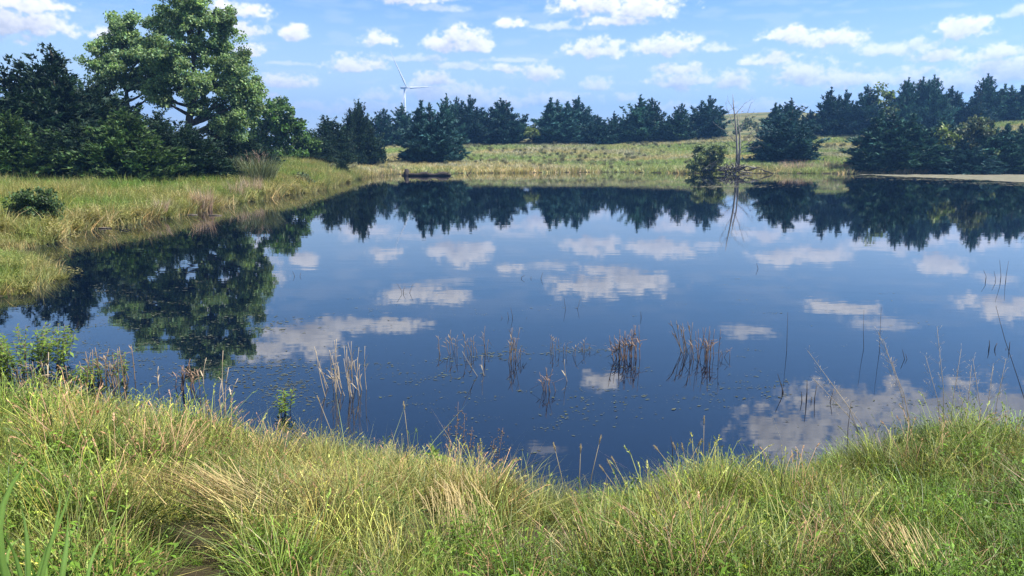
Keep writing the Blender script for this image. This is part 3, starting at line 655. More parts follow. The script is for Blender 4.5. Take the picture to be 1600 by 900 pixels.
mb = MB(); mb.tube([hub-fw*1.2, hub, hub+fw*1.2, hub+fw*2], [1.5, 1.6, 1.1, .2], 12); obj('hub', mb.mesh('hub', WHITE), wt)
for al in (-35, 85, 205):
    a = math.radians(al); d = rt*math.sin(a)+np.array([0, 0, 1])*math.cos(a); ch = rt*math.cos(a)-np.array([0, 0, 1])*math.sin(a)
    V = []; R_ = 60
    for t, c_, th_ in [(.01, 1.4, 1.0), (.06, 1.6, .9), (.16, 3.3, .6), (.35, 2.6, .4), (.6, 1.8, .28), (.85, 1.1, .16), (1, .3, .06)]:
        cc = hub+d*R_*t; tw = math.radians(18*(1-t)); cd = ch*math.cos(tw)+fw*math.sin(tw); nd = np.cross(d, cd)
        V += [cc-cd*c_*.35, cc+nd*th_-cd*c_*.05, cc+cd*c_*.65, cc-nd*th_-cd*c_*.05]
    Qs = [(i*4+j, i*4+(j+1) % 4, i*4+4+(j+1) % 4, i*4+4+j) for i in range(6) for j in range(4)]+[(24, 25, 26, 27)]
    obj('blade', mesh_np('blade', V, [Qs], None, WHITE, True), wt)

# ------------------------------------------------------------------ reeds in the water: clumps of dead stalks
REED = foliage_mat('dead_reed', (.21, .15, .095), .15, (1.1, 1, .8), spec=.2)
REED_RED = foliage_mat('reddish_reed', (.185, .12, .08), .15, (1.1, 1, .8), spec=.2)
REED_GREY = foliage_mat('bleached_reed', (.36, .29, .20), .12, (1.1, 1, .8), spec=.2)
def stalk_mesh(seed, mat, leafy=True):
    r = np.random.RandomState(seed); mb = MB(); bend = r.randn(2)*.06
    z = np.linspace(-.25, 1, 6); pts_ = np.stack([bend[0]*np.maximum(z, 0)**2, bend[1]*np.maximum(z, 0)**2, z], -1)
    if seed % 5 in (1, 3):                       # snapped stalk
        k = r.randint(3, 5); a = r.rand()*6.28; pts_[k+1:] = pts_[k]+np.array([math.cos(a)*.16, math.sin(a)*.16, .02 if seed % 5 == 1 else -.16])*np.arange(1, 6-k)[:, None]
    mb.tube(pts_, np.linspace(.0092, .0048, 6), 5, (1, 1, 1)); tip = pts_[-1]
    if leafy:
        for k in range(r.randint(1, 4)):         # dry leaf remains along the stalk
            t = 2+2.6*r.rand(); o = np.array([np.interp(t, range(6), pts_[:, q]) for q in range(3)]); a = r.rand()*6.28
            d = np.array([math.cos(a)*.5, math.sin(a)*.5, .85]); l = .12+.22*r.rand(); sd = np.array([-math.sin(a), math.cos(a), 0])*.010
            tip2 = o+d*l+np.array([0, 0, -.09*r.rand()])
            mb.add([o-sd, o+sd, o+d*l*.6+sd, o+d*l*.6-sd, tip2], [(0, 1, 2, 3)], [(3, 2, 4)], (1.1, 1.1, 1.05))
    return mb.mesh('stalk', mat)
STALKS = {m.name: [stalk_mesh(k+5*i, m) for k in range(5)] for i, m in enumerate((REED, REED_RED, REED_GREY))}
rngR = random.Random(11)
def reeds(label, stalks, mat, group='dead reed clumps in the pond', thick=1.0, tilt=.12, name='reed_clump', cat='reeds', z=0.0):
    """stalks: (px_base, py_base, px_top, py_top)"""
    bx_ = sum(s[0] for s in stalks)/len(stalks); by_ = sum(s[1] for s in stalks)/len(stalks)
    X0, Y0 = on_plane(bx_, by_, z); o = thing(name, label, cat, (X0, Y0, z), group=group)
    for (a, b, c, d) in stalks:
        X, Y = on_plane(a, b, z); top = at_depth(c, d, Y)
        h = max(.08, top[2]-z); lean = math.atan2(top[0]-X, h); L_ = math.hypot(h, top[0]-X)
        obj('stalk', rngR.choice(STALKS[mat.name]), o, (X-X0, Y-Y0, 0), (rngR.uniform(-tilt, tilt), lean, rngR.uniform(-.5, .5)), (thick*.9, thick*.9, L_))
    return o
def fan(n, x0, x1, yb, yt, lean, jy=6, jt=14):
    o = []
    for k in range(n):
        x = x0+(x1-x0)*(k+.5)/n+rngR.gauss(0, 4); o.append((x, yb+rngR.uniform(-jy, jy), x+lean+rngR.gauss(0, 5), yt+rngR.uniform(-jt, jt)))
    return o
reeds('leaning clump of bleached reeds nearest the left grass edge', [(a, b, c+rngR.uniform(-12, 9), d) for a, b, c, d in fan(24, 512, 566, 613, 552, -14, 8, 22)], REED_GREY, thick=.62)
reeds('sparse upright reeds left of the middle of the pond', fan(16, 686, 766, 553, 520, -5, 4, 10), REED, thick=.6)
reeds('slim dense reed clump in the middle of the pond', fan(12, 795, 810, 562, 520, -3, 4, 9), REED, thick=.6)
reeds('scattered short reeds right of the slim middle clump', fan(13, 852, 925, 552, 528, -3, 6, 8), REED, thick=.5)
reeds('left half of the dense reddish reed pair in the middle right', fan(11, 958, 972, 562, 526, -8, 3, 6), REED_RED, thick=.7)
reeds('right half of the dense reddish reed pair, taller one', fan(18, 974, 996, 560, 514, 0, 4, 9), REED_RED, thick=.7)
reeds('leaning reed clump, second from the right in the pond', fan(11, 1066, 1078, 551, 508, -10, 3, 9), REED, thick=.66)
reeds('upright reddish reed clump, rightmost in the pond', fan(16, 1087, 1118, 561, 516, -2, 4, 10), REED_RED, thick=.66)
reeds('few dark thin reeds just right of the rightmost reed clump', fan(4, 1124, 1138, 560, 540, 2, 4, 6), REED_RED, thick=.5)
reeds('small spreading reddish sprout in front of the middle reeds', fan(7, 850, 858, 612, 580, -8, 2, 8), REED_RED, thick=.6)
reeds('two pale fallen stalks in front of the sparse upright reeds', [(746,588,718,546),(756,586,748,556),(886,596,876,562)], REED_GREY, thick=.6)
reeds('reddish reed tuft near the left grass edge', fan(12, 276, 304, 608, 566, -2, 4, 10), REED_RED, thick=.75)
reeds('pale broken stalks right of the reddish left tuft', [(345,640,338,600),(350,636,340,548),(352,640,346,575),(360,628,363,590),(318,600,314,560),(248,604,242,572)], REED_GREY, thick=.8)
reeds('brown reed clump in the marshy left corner', fan(22, 135, 204, 598, 550, -8, 8, 16), REED, thick=.9)
reeds('tall pale single stem leaning right over the left corner', [(56,600,102,500),(60,604,84,560)], REED_GREY, thick=1.0)
reeds('brown stalks behind the green left shrub', fan(12, 20, 110, 604, 566, -4, 8, 14), REED, thick=.9)

# ------------------------------------------------------------------ floating algae and weed scraps
ALG = foliage_mat('floating_algae', (.062, .066, .042), 0, noise=6)
ALG_MAT = foliage_mat('algae_scum', (.15, .14, .10), 0, spec=.05, rough=.9, noise=1.2)
def scraps(name, label, patches, mat, seed, big=1.0):
    r = np.random.RandomState(seed); V = []; F = []; C = []; n0 = 0
    for (px, py, rx, ry, n, size) in patches:
        nc = max(1, n//7)
        for k in range(nc):
            a = r.rand()*6.28; q = r.rand()**.6
            X0, Y0 = on_plane(px+rx*q*math.cos(a), py+ry*q*math.sin(a))
            if sdf([X0], [Y0])[0] > -.25: continue
            cs = size*(1.5+5*r.rand()); e = 1+1.5*r.rand()
            for b_ in range(r.randint(4, 22)):
                X, Y = X0+r.randn()*cs*e, Y0+r.randn()*cs*.6
                s_ = size*.42*(.3+1.2*r.rand()**2.5); m = 6; th = np.arange(m)*2*math.pi/m+r.rand()
                rad = s_*(.3+.9*r.rand(m)); ax = 1+1.8*r.rand(); rot = r.randn()*.6
                vx = np.cos(th)*rad*ax; vy = np.sin(th)*rad
                V.append(np.stack([X+vx*math.cos(rot)-vy*math.sin(rot), Y+vx*math.sin(rot)+vy*math.cos(rot), np.full(m, .003+.004*r.rand())], -1))
                F.append(np.arange(m)+n0); n0 += m; c = .5+.9*r.rand(); C.append(np.tile([[c, c*(.95+.15*r.rand()), c*.95]], (m, 1)))
    me = mesh_np(name, np.concatenate(V), [np.array(F)], np.concatenate(C), mat)
    return obj(name, me, kind='stuff', label=label, cat=None)
scraps('floating_weed', 'scraps of floating weed and algae speckling the near water', [
    (730,562,70,9,70,.035),(840,550,90,10,70,.035),(690,590,40,8,50,.035),(900,545,60,8,50,.03),(1125,620,40,28,60,.03),(1040,625,60,30,40,.03),(940,640,80,40,70,.03),(830,660,120,50,80,.028),
    (400,585,80,30,420,.035),(460,620,60,20,160,.03),(330,560,60,40,90,.03),(620,600,60,40,60,.03),(700,640,70,40,70,.028),(1000,570,200,60,120,.022),(560,560,60,30,50,.03),(1200,610,40,14,60,.035),
    (1160,560,80,30,40,.025),(240,560,90,50,200,.035),(180,500,100,50,140,.04),(280,480,110,50,110,.04),(150,450,70,25,60,.05),(430,505,60,16,70,.05),(360,530,60,10,60,.04),(160,560,70,30,180,.04),(800,480,260,40,70,.03),(1300,480,260,60,70,.025),
    (640,470,40,8,20,.04),(300,420,90,40,50,.05),(1400,650,160,40,110,.03),(60,540,80,30,120,.05),(1100,480,300,90,70,.02),(600,520,140,60,50,.025)], ALG, 21)
# mats lying against the far right shore
r = np.random.RandomState(33)
WEEDMAT = foliage_mat('green_algae', (.13, .13, .07), 0, spec=.05, rough=.9, noise=2)
def algae_mat(label, edge_top, edge_bot, seed):
    a = np.array(edge_top, float); b_ = np.array(edge_bot, float); n = 90; t = np.linspace(0, 1, n); V = []; r = np.random.RandomState(seed)
    for e, sg in ((a, -1), (b_, 1)):
        x = np.interp(t, np.linspace(0, 1, len(e)), e[:, 0]); y = np.interp(t, np.linspace(0, 1, len(e)), e[:, 1])
        y = y+sg*(fbm2(t*22, t*0+seed, seed, 4)-.55)*1.5
        V += [(*on_plane(px, py), .006) for px, py in zip(x, y)]
    Qs = [(i, i+1, n+i+1, n+i) for i in range(n-1)]
    obj('algae_mat', mesh_np('algae_mat', V, [Qs], np.ones((2*n, 3)), ALG_MAT), kind='stuff', label=label)
algae_mat('pale algae mat along the far right shore', [(1335,271.6),(1420,272.6),(1500,273),(1600,272.6),(1760,272)], [(1340,272.4),(1400,275.5),(1500,279.5),(1600,285),(1760,290)], 3)
scraps('algae_scum', 'faint broken algae streaks on the water before the dead tree', [(1100,292,100,.7,160,.30),(1165,289.5,50,.5,70,.28),(1060,291,70,.5,60,.25),(1230,274,110,.4,110,.3),(1420,277.5,80,1.2,200,.3),(1500,281,80,1.6,220,.3),(1580,286,70,2,220,.28),(1640,289,60,2,120,.28)], ALG_MAT, 25)

scraps('algae_scum', 'greener algae clots over the pale mat along the far right shore', [(1430,275,90,1.5,200,.35),(1520,277,90,2.5,320,.35),(1600,280,80,4,320,.35),(1660,281,70,4,200,.35)], WEEDMAT, 27)
# ------------------------------------------------------------------ grass
GRASS = foliage_mat('grass_blades', (1, 1, 1), .24, (1.1, 1.2, .6), inst=True, rough=.5, spec=.35)
def blade_set(r, n, h, spread, lean, width, seg=3, curl=.6, col=None, var=.25):
    """n curved tapering blades from a tuft base"""
    a = r.rand(n)*6.283; q = spread*np.sqrt(r.rand(n)); bx = np.cos(a)*q; by = np.sin(a)*q
    hh = h*(.5+.6*r.rand(n)); la = a+r.randn(n)*.8; ln = lean*(.3+r.rand(n)); cu = curl*(r.rand(n)**1.5)
    fa = r.rand(n)*6.283
    t = np.linspace(0, 1, seg+1); V = np.zeros((n, 2*seg+1, 3)); 
    for k, tk in enumerate(t):
        off = (ln*tk+cu*tk**2.4)*hh; zz = hh*(tk-.38*cu*tk**3)
        cx = bx+np.cos(la)*off; cy_ = by+np.sin(la)*off; w = width*(1-tk)**.7*.5
        if k == seg: V[:, 2*seg] = np.stack([cx, cy_, zz], -1)
        else:
            V[:, 2*k] = np.stack([cx-np.cos(fa)*w, cy_-np.sin(fa)*w, zz], -1); V[:, 2*k+1] = np.stack([cx+np.cos(fa)*w, cy_+np.sin(fa)*w, zz], -1)
    m = 2*seg+1; base = (np.arange(n)*m)[:, None]
    Qs = np.concatenate([base+np.array([2*k, 2*k+1, 2*k+3, 2*k+2]) for k in range(seg-1)]) if seg > 1 else np.zeros((0, 4), int)
    T = base+np.array([2*seg-2, 2*seg-1, 2*seg])
    b = np.clip(np.exp(var*r.randn(n)), .35, 2.2); hue = r.randn(n)*.09
    C = np.stack([b*(1+hue), b, b*(1-hue)], -1)
    if col is not None: C = C*col(r, n)
    return V.reshape(-1, 3), Qs, T, np.repeat(C, m, 0)
def proto(name, parts, mat=None):
    mb = MB()
    for V, Qs, T, C in parts: mb.add(V, Qs, T, C)
    me = mb.mesh(name, mat or GRASS, False); o = bpy.data.objects.new(name, me); return o
def straw_mix(p):                                # a share p of dead straw blades among the green ones
    def f(r, n):
        s = r.rand(n) < p; return np.where(s[:, None], np.array([[1.9, 1.5, 1.9]]), np.array([[1., 1., 1.]]))
    return f
def heads(r, n, h, spread, lean, hl, hw, col):
    """culms with bristly seed heads"""
    mb = MB()
    for k in range(n):
        a = r.rand()*6.28; q = spread*math.sqrt(r.rand()); o = np.array([math.cos(a)*q, math.sin(a)*q, 0]); la = r.rand()*6.28; le = lean*(.3+r.rand())*h
        hh = h*(.75+.4*r.rand()); top = o+np.array([math.cos(la)*le, math.sin(la)*le, hh]); mid = o+np.array([math.cos(la)*le*.35, math.sin(la)*le*.35, hh*.55])
        mb.tube([o, mid, top], [.0022, .0018, .0012], 3, col); d = unit(top-mid+np.array([math.cos(la), math.sin(la), -.2])*.12)
        m = 12; tt = r.rand(m); pp = top+d*(tt*hl)[:, None]; dd = unit(d+r.randn(m, 3)*.45); sd = unit(np.cross(dd, r.randn(m, 3)))*hw*.5
        V = np.stack([pp-sd, pp+sd, pp+dd*hl*.38], 1).reshape(-1, 3); mb.add(V, None, np.arange(3*m).reshape(-1, 3), np.array(col)*1.1)
    return np.concatenate(mb.V), np.concatenate(mb.Q), np.concatenate(mb.T), np.concatenate(mb.C)
def weed(r, n, h, leaf):
    """leafy stems"""
    mb = MB()
    for k in range(n):
        a = r.rand()*6.28; o = np.array([math.cos(a), math.sin(a), 0])*.09*r.rand(); d = unit(np.array([math.cos(a)*.35, math.sin(a)*.35, 1])+r.randn(3)*.12); L_ = h*(.6+.6*r.rand())
        mb.tube([o, o+d*L_], [.003, .0015], 3, (.8, .8, .7)); m = 13
        for j in range(m):
            t = .25+.75*j/m; p_ = o+d*L_*t; an = j*2.4+a; e = np.array([math.cos(an), math.sin(an), .35+.3*r.randn()]); e = unit(e); s_ = unit(np.cross(e, [0, 0, 1.])); l = leaf*(.6+.7*r.rand())*(1.1-.5*t); w = l*.16
            b = 1+.2*r.randn(); mb.add([p_, p_+e*l*.45+s_*w, p_+e*l+np.array([0, 0, -l*.25]), p_+e*l*.45-s_*w], [(0, 1, 2, 3)], None, (b, b, b))
    return np.concatenate(mb.V), np.concatenate(mb.Q), np.concatenate(mb.T), np.concatenate(mb.C)
def scatter(name, label, pos, rot, scl, col, which, protos):
    c = bpy.data.collections.new(name+'_kinds')
    for k, o in enumerate(protos): o.name = 'kind_%02d_%s' % (k, name); c.objects.link(o)
    me = bpy.data.meshes.new(name); me.vertices.add(len(pos)); me.vertices.foreach_set('co', np.asarray(pos, np.float32).ravel())
    def at(nm, ty, key, arr):
        a = me.attributes.new(nm, ty, 'POINT'); a.data.foreach_set(key, np.ascontiguousarray(arr).ravel())
    at('rot', 'FLOAT_VECTOR', 'vector', np.asarray(rot, np.float32)); at('scl', 'FLOAT_VECTOR', 'vector', np.asarray(scl, np.float32)); at('kind', 'INT', 'value', np.asarray(which, np.int32))
    cc = np.ones((len(pos), 4), np.float32); cc[:, :3] = col; at('icol', 'FLOAT_COLOR', 'color', cc)
    ng = bpy.data.node_groups.new(name, 'GeometryNodeTree')
    ng.interface.new_socket('Geometry', in_out='INPUT', socket_type='NodeSocketGeometry'); ng.interface.new_socket('Geometry', in_out='OUTPUT', socket_type='NodeSocketGeometry')
    gi = ng.nodes.new('NodeGroupInput'); go = ng.nodes.new('NodeGroupOutput'); ip = ng.nodes.new('GeometryNodeInstanceOnPoints')
    ci = ng.nodes.new('GeometryNodeCollectionInfo'); ci.inputs[0].default_value = c; ci.inputs['Separate Children'].default_value = True; ci.inputs['Reset Children'].default_value = True
    def na(nm, ty):
        n = ng.nodes.new('GeometryNodeInputNamedAttribute'); n.data_type = ty; n.inputs[0].default_value = nm; return n.outputs[0]
    ng.links.new(gi.outputs[0], ip.inputs['Points']); ng.links.new(ci.outputs[0], ip.inputs['Instance']); ip.inputs['Pick Instance'].default_value = True
    ng.links.new(na('kind', 'INT'), ip.inputs['Instance Index']); ng.links.new(na('scl', 'FLOAT_VECTOR'), ip.inputs['Scale'])
    er = ng.nodes.new('FunctionNodeEulerToRotation'); ng.links.new(na('rot', 'FLOAT_VECTOR'), er.inputs[0]); ng.links.new(er.outputs[0], ip.inputs['Rotation'])
    ng.links.new(ip.outputs[0], go.inputs[0])
    o = obj(name, me, kind='stuff', label=label); md = o.modifiers.new('scatter', 'NODES'); md.node_group = ng
    return o
R = np.random.RandomState(77)
def field(n, x0, x1, y0, y1, dmin, test=None):
    x = R.uniform(x0, x1, n); y = R.uniform(y0, y1, n); d = sdf(x, y); ok = d > dmin
    xp = 800+FPX*x/np.maximum(y, .1); ok &= (xp > -420) & (xp < 2020)
    if test is not None: ok &= test(x, y, d, xp)
    x, y, d, xp = x[ok], y[ok], d[ok], xp[ok]
    return x, y, d, xp, height(x, y, d)
GREEN = np.array([.085, .150, .020]); YGREEN = np.array([.152, .175, .036]); STRAW = np.array([.35, .29, .13]); OLIVE = np.array([.16, .185, .075]); SAGE = np.array([.25, .25, .17])
def mix(a, b, t): return a*(1-t[:, None])+b*t[:, None]

# near bank
x, y, d, xp, z = field(110000, -15, 15, .9, 17, -.06, lambda x, y, d, xp: (d < 9))
gap = fbm2(x*1.3+5, y*1.3+8, 91, 3); keep = (gap > .385) & (R.rand(len(x)) < np.where(y < 8, .62, .42)); x, y, d, xp, z, gap = [q[keep] for q in (x, y, d, xp, z, gap)]
HOLLOWS = []
for hx, hy, hr in [(312, 835, .24), (690, 800, .27), (655, 830, .12), (562, 885, .12), (330, 850, .12), (1240, 860, .10), (880, 840, .10), (470, 700, .1), (1010, 800, .1)]:
    HX, HY = on_plane(hx, hy, .72 if hy > 820 else .6); HOLLOWS.append((HX, HY, hr)); k2 = ((x-HX)/1.25)**2+(y-HY)**2 > hr*hr; x, y, d, xp, z, gap = [q[k2] for q in (x, y, d, xp, z, gap)]
n1 = fbm2(x*.55+3, y*.8+7, 92, 3); n2 = fbm2(x*1.6+30, y*1.6+70, 93, 3); n3 = fbm2(x*2.7+11, y*2.7+3, 94, 3)
dry = np.clip(sstep(.52, .66, n1)*.30+.16*np.exp(-((x+.8)/1.5)**2)*sstep(2.6, 4.2, y)+.30*sstep(.52, .62, n3)+.25*np.exp(-d/.35)-.12*sstep(1.0, 3, x)-.35*sstep(3.6, 2.4, y), 0, .9)
lush = np.clip(sstep(4.3, 3.0, y)*.85+.40*sstep(.3, 2.5, x)+.6*sstep(.54, .42, n2), 0, 1)
col = mix(mix(np.tile(YGREEN*1.05, (len(x), 1)), GREEN*.92, lush), STRAW*.9, dry*.85)*np.exp(.36*R.randn(len(x), 1))*(1+.07*R.randn(len(x), 3))*np.array([.80, .86, .74])
q = R.rand(len(x)); col = np.where((q < .10)[:, None], np.array([.22, .155, .08])*np.exp(.25*R.randn(len(x), 1)), col); col = np.where((q > .86)[:, None], np.array([.055, .095, .02]), col)
which = R.randint(0, 5, len(x)); which = np.where((lush > .5) & (R.rand(len(x)) < .42), 8+R.randint(0, 2, len(x)), which)
which = np.where((dry > .35) & (R.rand(len(x)) < .45), 5+R.randint(0, 2, len(x)), which); which = np.where(R.rand(len(x)) < .15, 7, which)
col = np.where((which >= 8)[:, None], GREEN*np.array([1.1, 1.12, .85])*np.exp(.2*R.randn(len(x), 1)), col)
s_ = (.62+.5*R.rand(len(x)))*(.72+.5*fbm2(x*.8, y*.8, 95, 2))*np.clip(.42+.5*np.clip(d, 0, 1.2), .4, 1.0)
def bset(n, h, sp, le, w, seg, cu, p): return blade_set(R, n, h, sp, le, w, seg, cu, straw_mix(p), var=.42)
for HX, HY, hr in HOLLOWS: s_ = np.where((np.abs(x-HX) < hr*1.3) & (y < HY) & (y > HY-hr-.38), s_*.5, s_)
protos = [proto('g', [bset(46, .42, .10, .45, .0085, 4, 1.0, .22)]), proto('g', [bset(44, .46, .12, .55, .008, 4, 1.3, .28)]),
          proto('g', [bset(52, .34, .12, .6, .0085, 3, 1.2, .2)]), proto('g', [bset(40, .44, .09, .4, .009, 4, 1.0, .25), heads(R, 6, .46, .10, .4, .035, .006, (2.4, 2.1, 2.2))]),
          proto('g', [bset(48, .38, .14, .7, .0075, 3, 1.3, .35)]),
          proto('g', [blade_set(R, 36, .5, .08, .7, .006, 4, 1.6, None, var=.35)]), proto('g', [blade_set(R, 40, .44, .10, .6, .006, 4, 1.4, None, var=.35), heads(R, 6, .48, .1, .5, .045, .006, (1.2, 1.15, 1.1))]),
          proto('g', [heads(R, 12, .46, .15, .5, .04, .006, (2.2, 1.9, 2.1)), bset(20, .4, .1, .5, .008, 3, .9, .3)]),
          proto('g', [weed(R, 11, .40, .06), bset(14, .36, .1, .5, .008, 3, 1.0, .1)]), proto('g', [weed(R, 10, .34, .07), bset(20, .34, .1, .5, .009, 3, 1.0, .2)])]
lnx = (fbm2(x*.7+8, y*.7+2, 87, 2)-.5)*1.1+R.randn(len(x))*.16; lny = (fbm2(x*.7+48, y*.7+22, 88, 2)-.5)*1.1+R.randn(len(x))*.16
rot = np.stack([lnx, lny, R.rand(len(x))*6.28], -1); s_ = s_*np.clip(.55+.95*fbm2(x*2.1+4, y*2.1+6, 89, 2), .6, 1.4)*np.where((which < 8) & (y < 3.4), .82, 1)
scatter('grass', 'tall mixed green and straw grass on the near bank', np.stack([x, y, z-.02], -1), rot, np.stack([s_, s_, s_], -1), col, which, protos)

# left bank
x, y, d, xp, z = field(90000, -48, 6, 13, 92, -.8, lambda x, y, d, xp: (d < 34) & (xp < 640) & (y > 13.5))
pr = np.clip(1.15-y/95, .3, 1)*np.where(d < 0, np.exp(d/.2)*.8, 1); keep = R.rand(len(x)) < pr; x, y, d, xp, z = [q[keep] for q in (x, y, d, xp, z)]
n1 = fbm2(x*.22, y*.22, 94, 3); n2 = fbm2(x*.7, y*.7, 96, 3)
col = mix(mix(np.tile(YGREEN*1.1, (len(x), 1)), GREEN*1.25, sstep(.40, .58, n1)), STRAW*.9, np.clip(sstep(.5, .68, n2)*.5+.45*np.exp(-d/1.2), 0, .8))*np.clip(1+.14*R.randn(len(x), 1), .6, 1.5)
s_ = (.7+.6*R.rand(len(x)))*np.where(y < 26, .5, 1.0)*(.7+.6*n2)
protos = [proto('l', [blade_set(R, 34, .75, .26, .3, .026, 3, 1.0, straw_mix(.15))]), proto('l', [blade_set(R, 30, .9, .24, .35, .020, 3, .8, straw_mix(.25))]), proto('l', [blade_set(R, 36, .6, .3, .45, .022, 3, .8, straw_mix(.1))]), proto('l', [weed(R, 10, .6, .2)])]
rot = np.stack([R.randn(len(x))*.1, R.randn(len(x))*.1, R.rand(len(x))*6.28], -1)
scatter('bank_grass', 'yellow-green grass covering the left bank', np.stack([x, y, z-.03], -1), rot, np.stack([s_]*3, -1), col, R.choice(4, len(x), p=[.30, .24, .24, .22]), protos)

# far slope
x, y, d, xp, z = field(90000, -75, 150, 88, 190, -.3, lambda x, y, d, xp: (xp > 440) & (xp < 1900))
keep = R.rand(len(x)) < np.where(y > 168, .35, .85); x, y, d, xp, z = [q[keep] for q in (x, y, d, xp, z)]
n1 = fbm2(x*.05+3, y*.12, 97, 4); n2 = fbm2(x*.2, y*.3, 98, 3)
col = mix(mix(mix(np.tile(OLIVE*1.25, (len(x), 1)), STRAW*.85, np.clip(sstep(.45, .62, n1)*.75, 0, 1)), SAGE*.9, sstep(.46, .62, n2)*.85), GREEN*1.3, sstep(.52, .4, n1)*.5*(d > 6))
col = mix(col, STRAW*.85, np.clip(.7*np.exp(-d/2.5), 0, .7)*(n2 > .45))*1.3*np.clip(1+.15*R.randn(len(x), 1), .6, 1.5)
s_ = (.55+.6*R.rand(len(x)))*(.7+.7*n2)*np.clip(.8+.6*np.exp(-d/4), .8, 1.3)
protos = [proto('f', [blade_set(R, 22, .55, .42, .4, .06, 2, .6, straw_mix(.15))]), proto('f', [blade_set(R, 22, .7, .36, .35, .055, 2, .7, straw_mix(.2))]), proto('f', [blade_set(R, 26, .42, .5, .5, .06, 2, .6, straw_mix(.1))]), proto('f', [weed(R, 14, .8, .34)])]
tus = (R.rand(len(x)) < .06*sstep(.54, .66, fbm2(x*.11+60, y*.2+7, 99, 3))) | (R.rand(len(x)) < .004)
rot = np.stack([R.randn(len(x))*.08, R.randn(len(x))*.08, R.rand(len(x))*6.28], -1)
scatter('meadow_grass', 'olive and straw grass on the far slope', np.stack([x, y, z-.03], -1), rot, np.stack([s_]*3, -1), np.where(tus[:, None], SAGE*.62*np.exp(.2*R.randn(len(x), 1)), col), np.where(tus, 3, R.randint(0, 3, len(x))), protos)

# ------------------------------------------------------------------ single plants
def plant_mesh(parts, mat, name): 
    mb = MB()
    for V, Qs, T, C in parts: mb.add(V, Qs, T, C)
    return mb.mesh(name, mat, False)
SPIKY = foliage_mat('grey_green_blades', (.15, .17, .085), .25)
PINKREED = foliage_mat('pinkish_dry_reed', (.42, .30, .21), .2, (1.1, 1, .8))
GREENB = foliage_mat('fresh_green_blades', (.11, .18, .035), .35)
WEEDM = foliage_mat('weed_leaves', (.13, .20, .03), .35)
DRYM = foliage_mat('dry_brown_stems', (.16, .10, .06), .1)
STRAWM = foliage_mat('straw_blades', (.46, .36, .18), .3, (1.1, 1, .7))
x, y = at_depth(400, 268, 56)[0], 56
o = thing('spiky_grass_clump', 'large grey-green spiky grass clump on the left bank', 'grass clump', (x, y, hz(x, y)))
obj('blades', plant_mesh([blade_set(R, 900, 2.0, 1.05, .42, .05, 4, .35)], SPIKY, 'blades'), o)
obj('seed_tops', plant_mesh([heads(R, 46, 1.9, .6, .35, .25, .02, (1, 1, 1))], foliage_mat('purplish_seed_tops', (.24, .17, .13), .2), 'seed_tops'), o)
for lab, px, py, h, sp in [('pinkish dry reed tuft at the left water edge', 314, 327, 1.35, .40), ('left of two pinkish reed tufts near the spiky clump', 364, 313, 1.3, .5), ('right of two pinkish reed tufts near the spiky clump', 390, 308, 1.4, .6),
                           ('short pinkish reed tuft left of the tallest pinkish one', 247, 338, .9, .2)]:
    X, Y = on_plane(px, py, .1); Y += .35; o = thing('dry_reed_tuft', lab, 'reeds', (X, Y, max(0, hz(X, Y))), group='pinkish reed tufts on the left shore')
    obj('blades', plant_mesh([blade_set(R, 220, h, sp, .22, .024, 3, .35)], PINKREED, 'blades'), o)
for lab, px, py, h, sp in [('left reddish reed patch before the right thicket', 1497, 271, 1.5, .9), ('right reddish reed patch before the right thicket', 1533, 271, 1.3, .8), ('brown reed fringe below the lone right cedar', 1245, 270, 1.3, 2.2),('grey reed fringe between lone right cedar and the thicket', 1310, 270, 1.2, 2.0)]:
    X, Y = on_plane(px, py); Y += .8; o = thing('dry_reed_tuft', lab, 'reeds', (X, Y, max(0, hz(X, Y))), group='reddish reed patches on the far shore')
    obj('blades', plant_mesh([blade_set(R, 190, h, sp, .2, .05, 3, .35)], PINKREED, 'blades'), o)

# green shrub in the near left corner
def leafy(name, label, cat, px, py, z, n, h, leaf, mat, spread):
    X, Y = on_plane(px, py, z); z0 = max(0, hz(X, Y)); o = thing(name, label, cat, (X, Y, z0))
    r = np.random.RandomState(int(px)+3); st = MB(); lv = MB()
    for k in range(n):
        a = r.rand()*6.28; b0 = np.array([math.cos(a), math.sin(a), 0])*spread*math.sqrt(r.rand()); d = unit(np.array([math.cos(a)*.3, math.sin(a)*.3, 1])+r.randn(3)*.15); L_ = h*(.5+.6*r.rand())
        st.tube([b0, b0+d*L_*.5+r.randn(3)*.01, b0+d*L_], [.006, .004, .002], 4)
        for j in range(20):
            t = .2+.8*j/20; p_ = b0+d*L_*t; an = j*2.4; e = unit(np.array([math.cos(an), math.sin(an), .3+.3*r.randn()])); s_ = unit(np.cross(e, [0, 0, 1.])); l = leaf*(.6+.7*r.rand()); w = l*.2; b = np.clip(1+.22*r.randn(), .4, 1.7)
            lv.add([p_, p_+e*l*.45+s_*w, p_+e*l+np.array([0, 0, -l*.2]), p_+e*l*.45-s_*w], [(0, 1, 2, 3)], None, (b, b, b))
    obj('stems', st.mesh('stems', DRYM), o); obj('leaves', lv.mesh('leaves', mat, False), o); return o
leafy('leafy_shrub', 'bright green leafy shrub at the water in the left corner', 'shrub', 38, 572, .05, 90, .62, .09, WEEDM, .55)
leafy('leafy_weed', 'pale leafy weed at the grass edge below the left shrub', 'weed', 88, 622, .3, 16, .36, .10, SPIKY, .16)
leafy('leafy_weed', 'green weed among brown reeds in the left corner', 'weed', 160, 590, .05, 22, .34, .07, WEEDM, .3)
leafy('leafy_weed', 'small bright weed at the grass edge left of the bleached reeds', 'weed', 446, 640, .05, 5, .34, .08, WEEDM, .06)
leafy('leafy_weed', 'dark green weed at the water edge in the middle of the grass', 'weed', 690, 712, .2, 10, .3, .09, WEEDM, .12)

